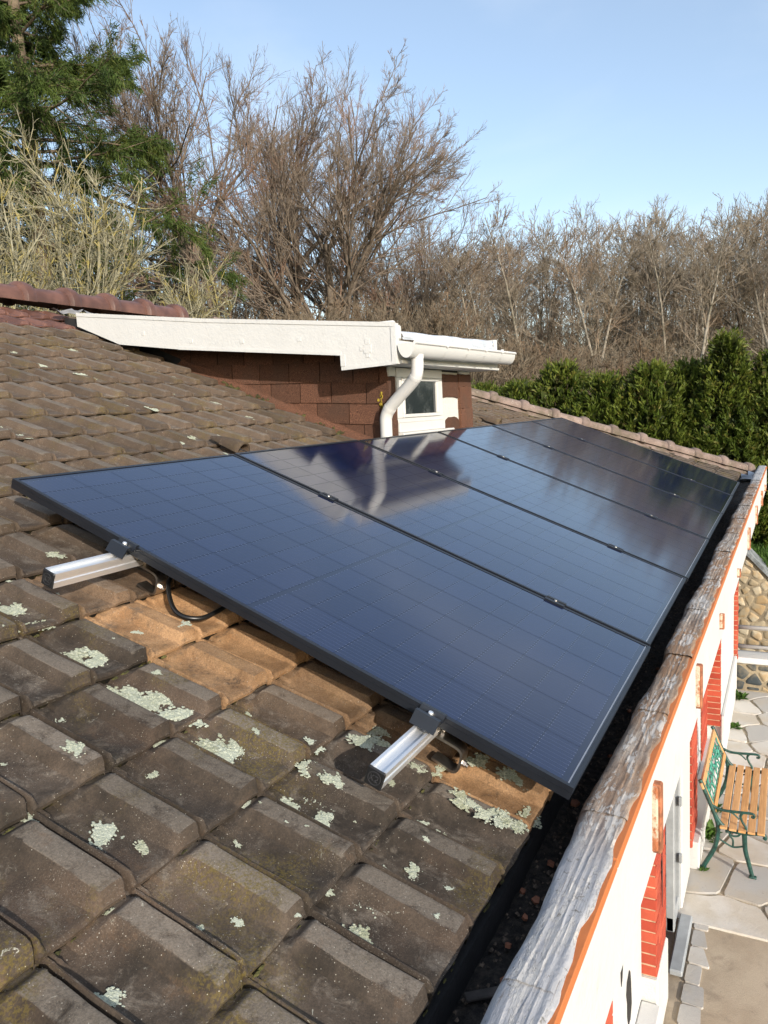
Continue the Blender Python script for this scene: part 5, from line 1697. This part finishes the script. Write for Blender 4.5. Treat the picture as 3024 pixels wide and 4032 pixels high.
def thuja(seed, H, rad, n, taper):
    rg2 = np.random.default_rng(seed)
    tr_, cr = Acc(), Acc()
    P0, R0 = line_grow(rg2, np.zeros((1, 3)), np.array([[0, 0, 1.]]), np.array([H*.9]), 6, .01, .1, np.array([.06]), np.array([.012]))
    tr_.add(*tubes(P0, R0, 6))
    nb_ = 90
    zb = rg2.uniform(.1, .85, nb_)*H; th = rg2.uniform(0, 6.28, nb_)
    S = np.stack([0*zb, 0*zb, zb], 1); D = np.stack([np.cos(th), np.sin(th), np.full(nb_, .7)], 1)
    Rm_ = rad*np.clip((1 - (zb/H)**taper), .06, 1)
    Pb, Rb = line_grow(rg2, S, D, Rm_*1.05, 4, .06, .35, np.full(nb_, .014), np.full(nb_, .006)); tr_.add(*tubes(Pb, Rb, 3))
    # sprays arranged in upright plumes
    npl = n//26
    z = rg2.uniform(.02, 1.0, npl)**.9*H; th = rg2.uniform(0, 6.28, npl)
    rr = rad*np.clip(1 - (z/H)**taper, .03, 1)*(.72 + .30*rg2.random(npl))*(1 + .10*np.sin(3*th + z*2.3) + .08*np.sin(7*th - z*4))
    base = np.stack([np.cos(th)*rr, np.sin(th)*rr, z - .12], 1)
    dirp = unit(np.stack([np.cos(th)*.55, np.sin(th)*.55, np.full(npl, 1.0)], 1) + rg2.normal(0, .22, (npl, 3)))
    k_ = 26
    t = rg2.uniform(0, 1, (npl, k_))
    C0 = base[:, None] + dirp[:, None]*(t*rg2.uniform(.18, .34, (npl, 1)))[..., None] + rg2.normal(0, .022, (npl, k_, 3))
    D = unit(dirp[:, None] + rg2.normal(0, .42, (npl, k_, 3)))
    C0 = C0.reshape(-1, 3); D = D.reshape(-1, 3)
    Sd = unit(np.cross(D, rg2.normal(0, 1, D.shape))); N = len(C0)
    cr.add(*quads(C0, D, Sd, rg2.uniform(.06, .13, N), rg2.uniform(.008, .018, N)))
    # brown inner foliage, seen only through the gaps
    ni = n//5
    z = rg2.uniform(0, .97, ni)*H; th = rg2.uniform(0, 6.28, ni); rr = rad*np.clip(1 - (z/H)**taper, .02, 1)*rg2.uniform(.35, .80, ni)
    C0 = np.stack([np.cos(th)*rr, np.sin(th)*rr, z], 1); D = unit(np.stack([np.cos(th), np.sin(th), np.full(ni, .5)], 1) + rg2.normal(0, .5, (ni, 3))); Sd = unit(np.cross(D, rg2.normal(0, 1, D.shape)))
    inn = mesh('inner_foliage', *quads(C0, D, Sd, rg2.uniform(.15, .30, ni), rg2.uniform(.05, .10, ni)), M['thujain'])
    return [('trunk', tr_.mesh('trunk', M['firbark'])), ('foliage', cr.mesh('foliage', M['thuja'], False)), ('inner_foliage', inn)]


th_ = [thuja(i, 3.0, 1.0, 32000, 4.5) for i in range(3)]
thp = thuja(9, 3.6, 1.15, 30000, 1.3)
hx = 13.2
ys = [6.6, 5.75, 4.95, 4.2, 3.45, 2.6, 1.8, 1.15, .55, -.25, -1.1, -2.0, -2.9]
lab = ['leftmost hedge shrub, low behind the hip tiles by the dormer', 'second hedge shrub from the dormer, low behind the hip tiles', 'third hedge shrub from the dormer', 'fourth hedge shrub from the dormer', 'green hedge shrub with a pointed top right of the dormer gutter', 'green hedge shrub right of the left pointed one', 'green hedge shrub with a slight peak at mid hedge',
       'green hedge shrub left of the tall cone', 'tallest hedge shrub, a broad green cone at the right', 'green hedge shrub right of the tall cone', 'hedge shrub at the right edge above the stone wall', 'hedge shrub past the right edge of the stone wall', 'last hedge shrub of the row on the right']
hh = [2.7, 2.75, 2.7, 2.8, 3.12, 2.85, 2.98, 2.98, 3.38, 3.08, 3.0, 3.0, 2.9]
for i, y in enumerate(ys):
    parts = thp if i == 8 else th_[i % 3]
    sz = hh[i]/(3.6 if i == 8 else 3.0)
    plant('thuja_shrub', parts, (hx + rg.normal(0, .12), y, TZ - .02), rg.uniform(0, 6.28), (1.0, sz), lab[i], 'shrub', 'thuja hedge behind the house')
# second row fills the hedge's depth
for i, y in enumerate([6.2, 5.3, 4.5, 3.7, 2.9, 2.1, 1.3, .4, -.6, -1.6]):
    plant('thuja_shrub', th_[(i + 1) % 3], (hx + 1.0, y, TZ - .02), rg.uniform(0, 6.28), (1.0, .95), 'hedge shrub standing in the second row of the green hedge', 'shrub', 'second row of the thuja hedge')

# grass on the terrace edge (uncountable)
N = 9000
C0 = np.stack([10.85 + 2.2*rg.random(N)**1.3, rg.uniform(-2.2, 1.4, N), np.full(N, TZ - .01)], 1)
D = unit(np.stack([rg.normal(0, .35, N), rg.normal(0, .35, N), np.ones(N)], 1)); Sd = unit(np.cross(D, rg.normal(0, 1, D.shape)))
gr_ = link(bpy.data.objects.new('grass', mesh('grass', *quads(C0, D, Sd, rg.uniform(.05, .16, N), rg.uniform(.004, .009, N)), M['weed'])))
tag(gr_, 'green grass tufts along the top of the stone wall', 'grass', None, 'stuff')
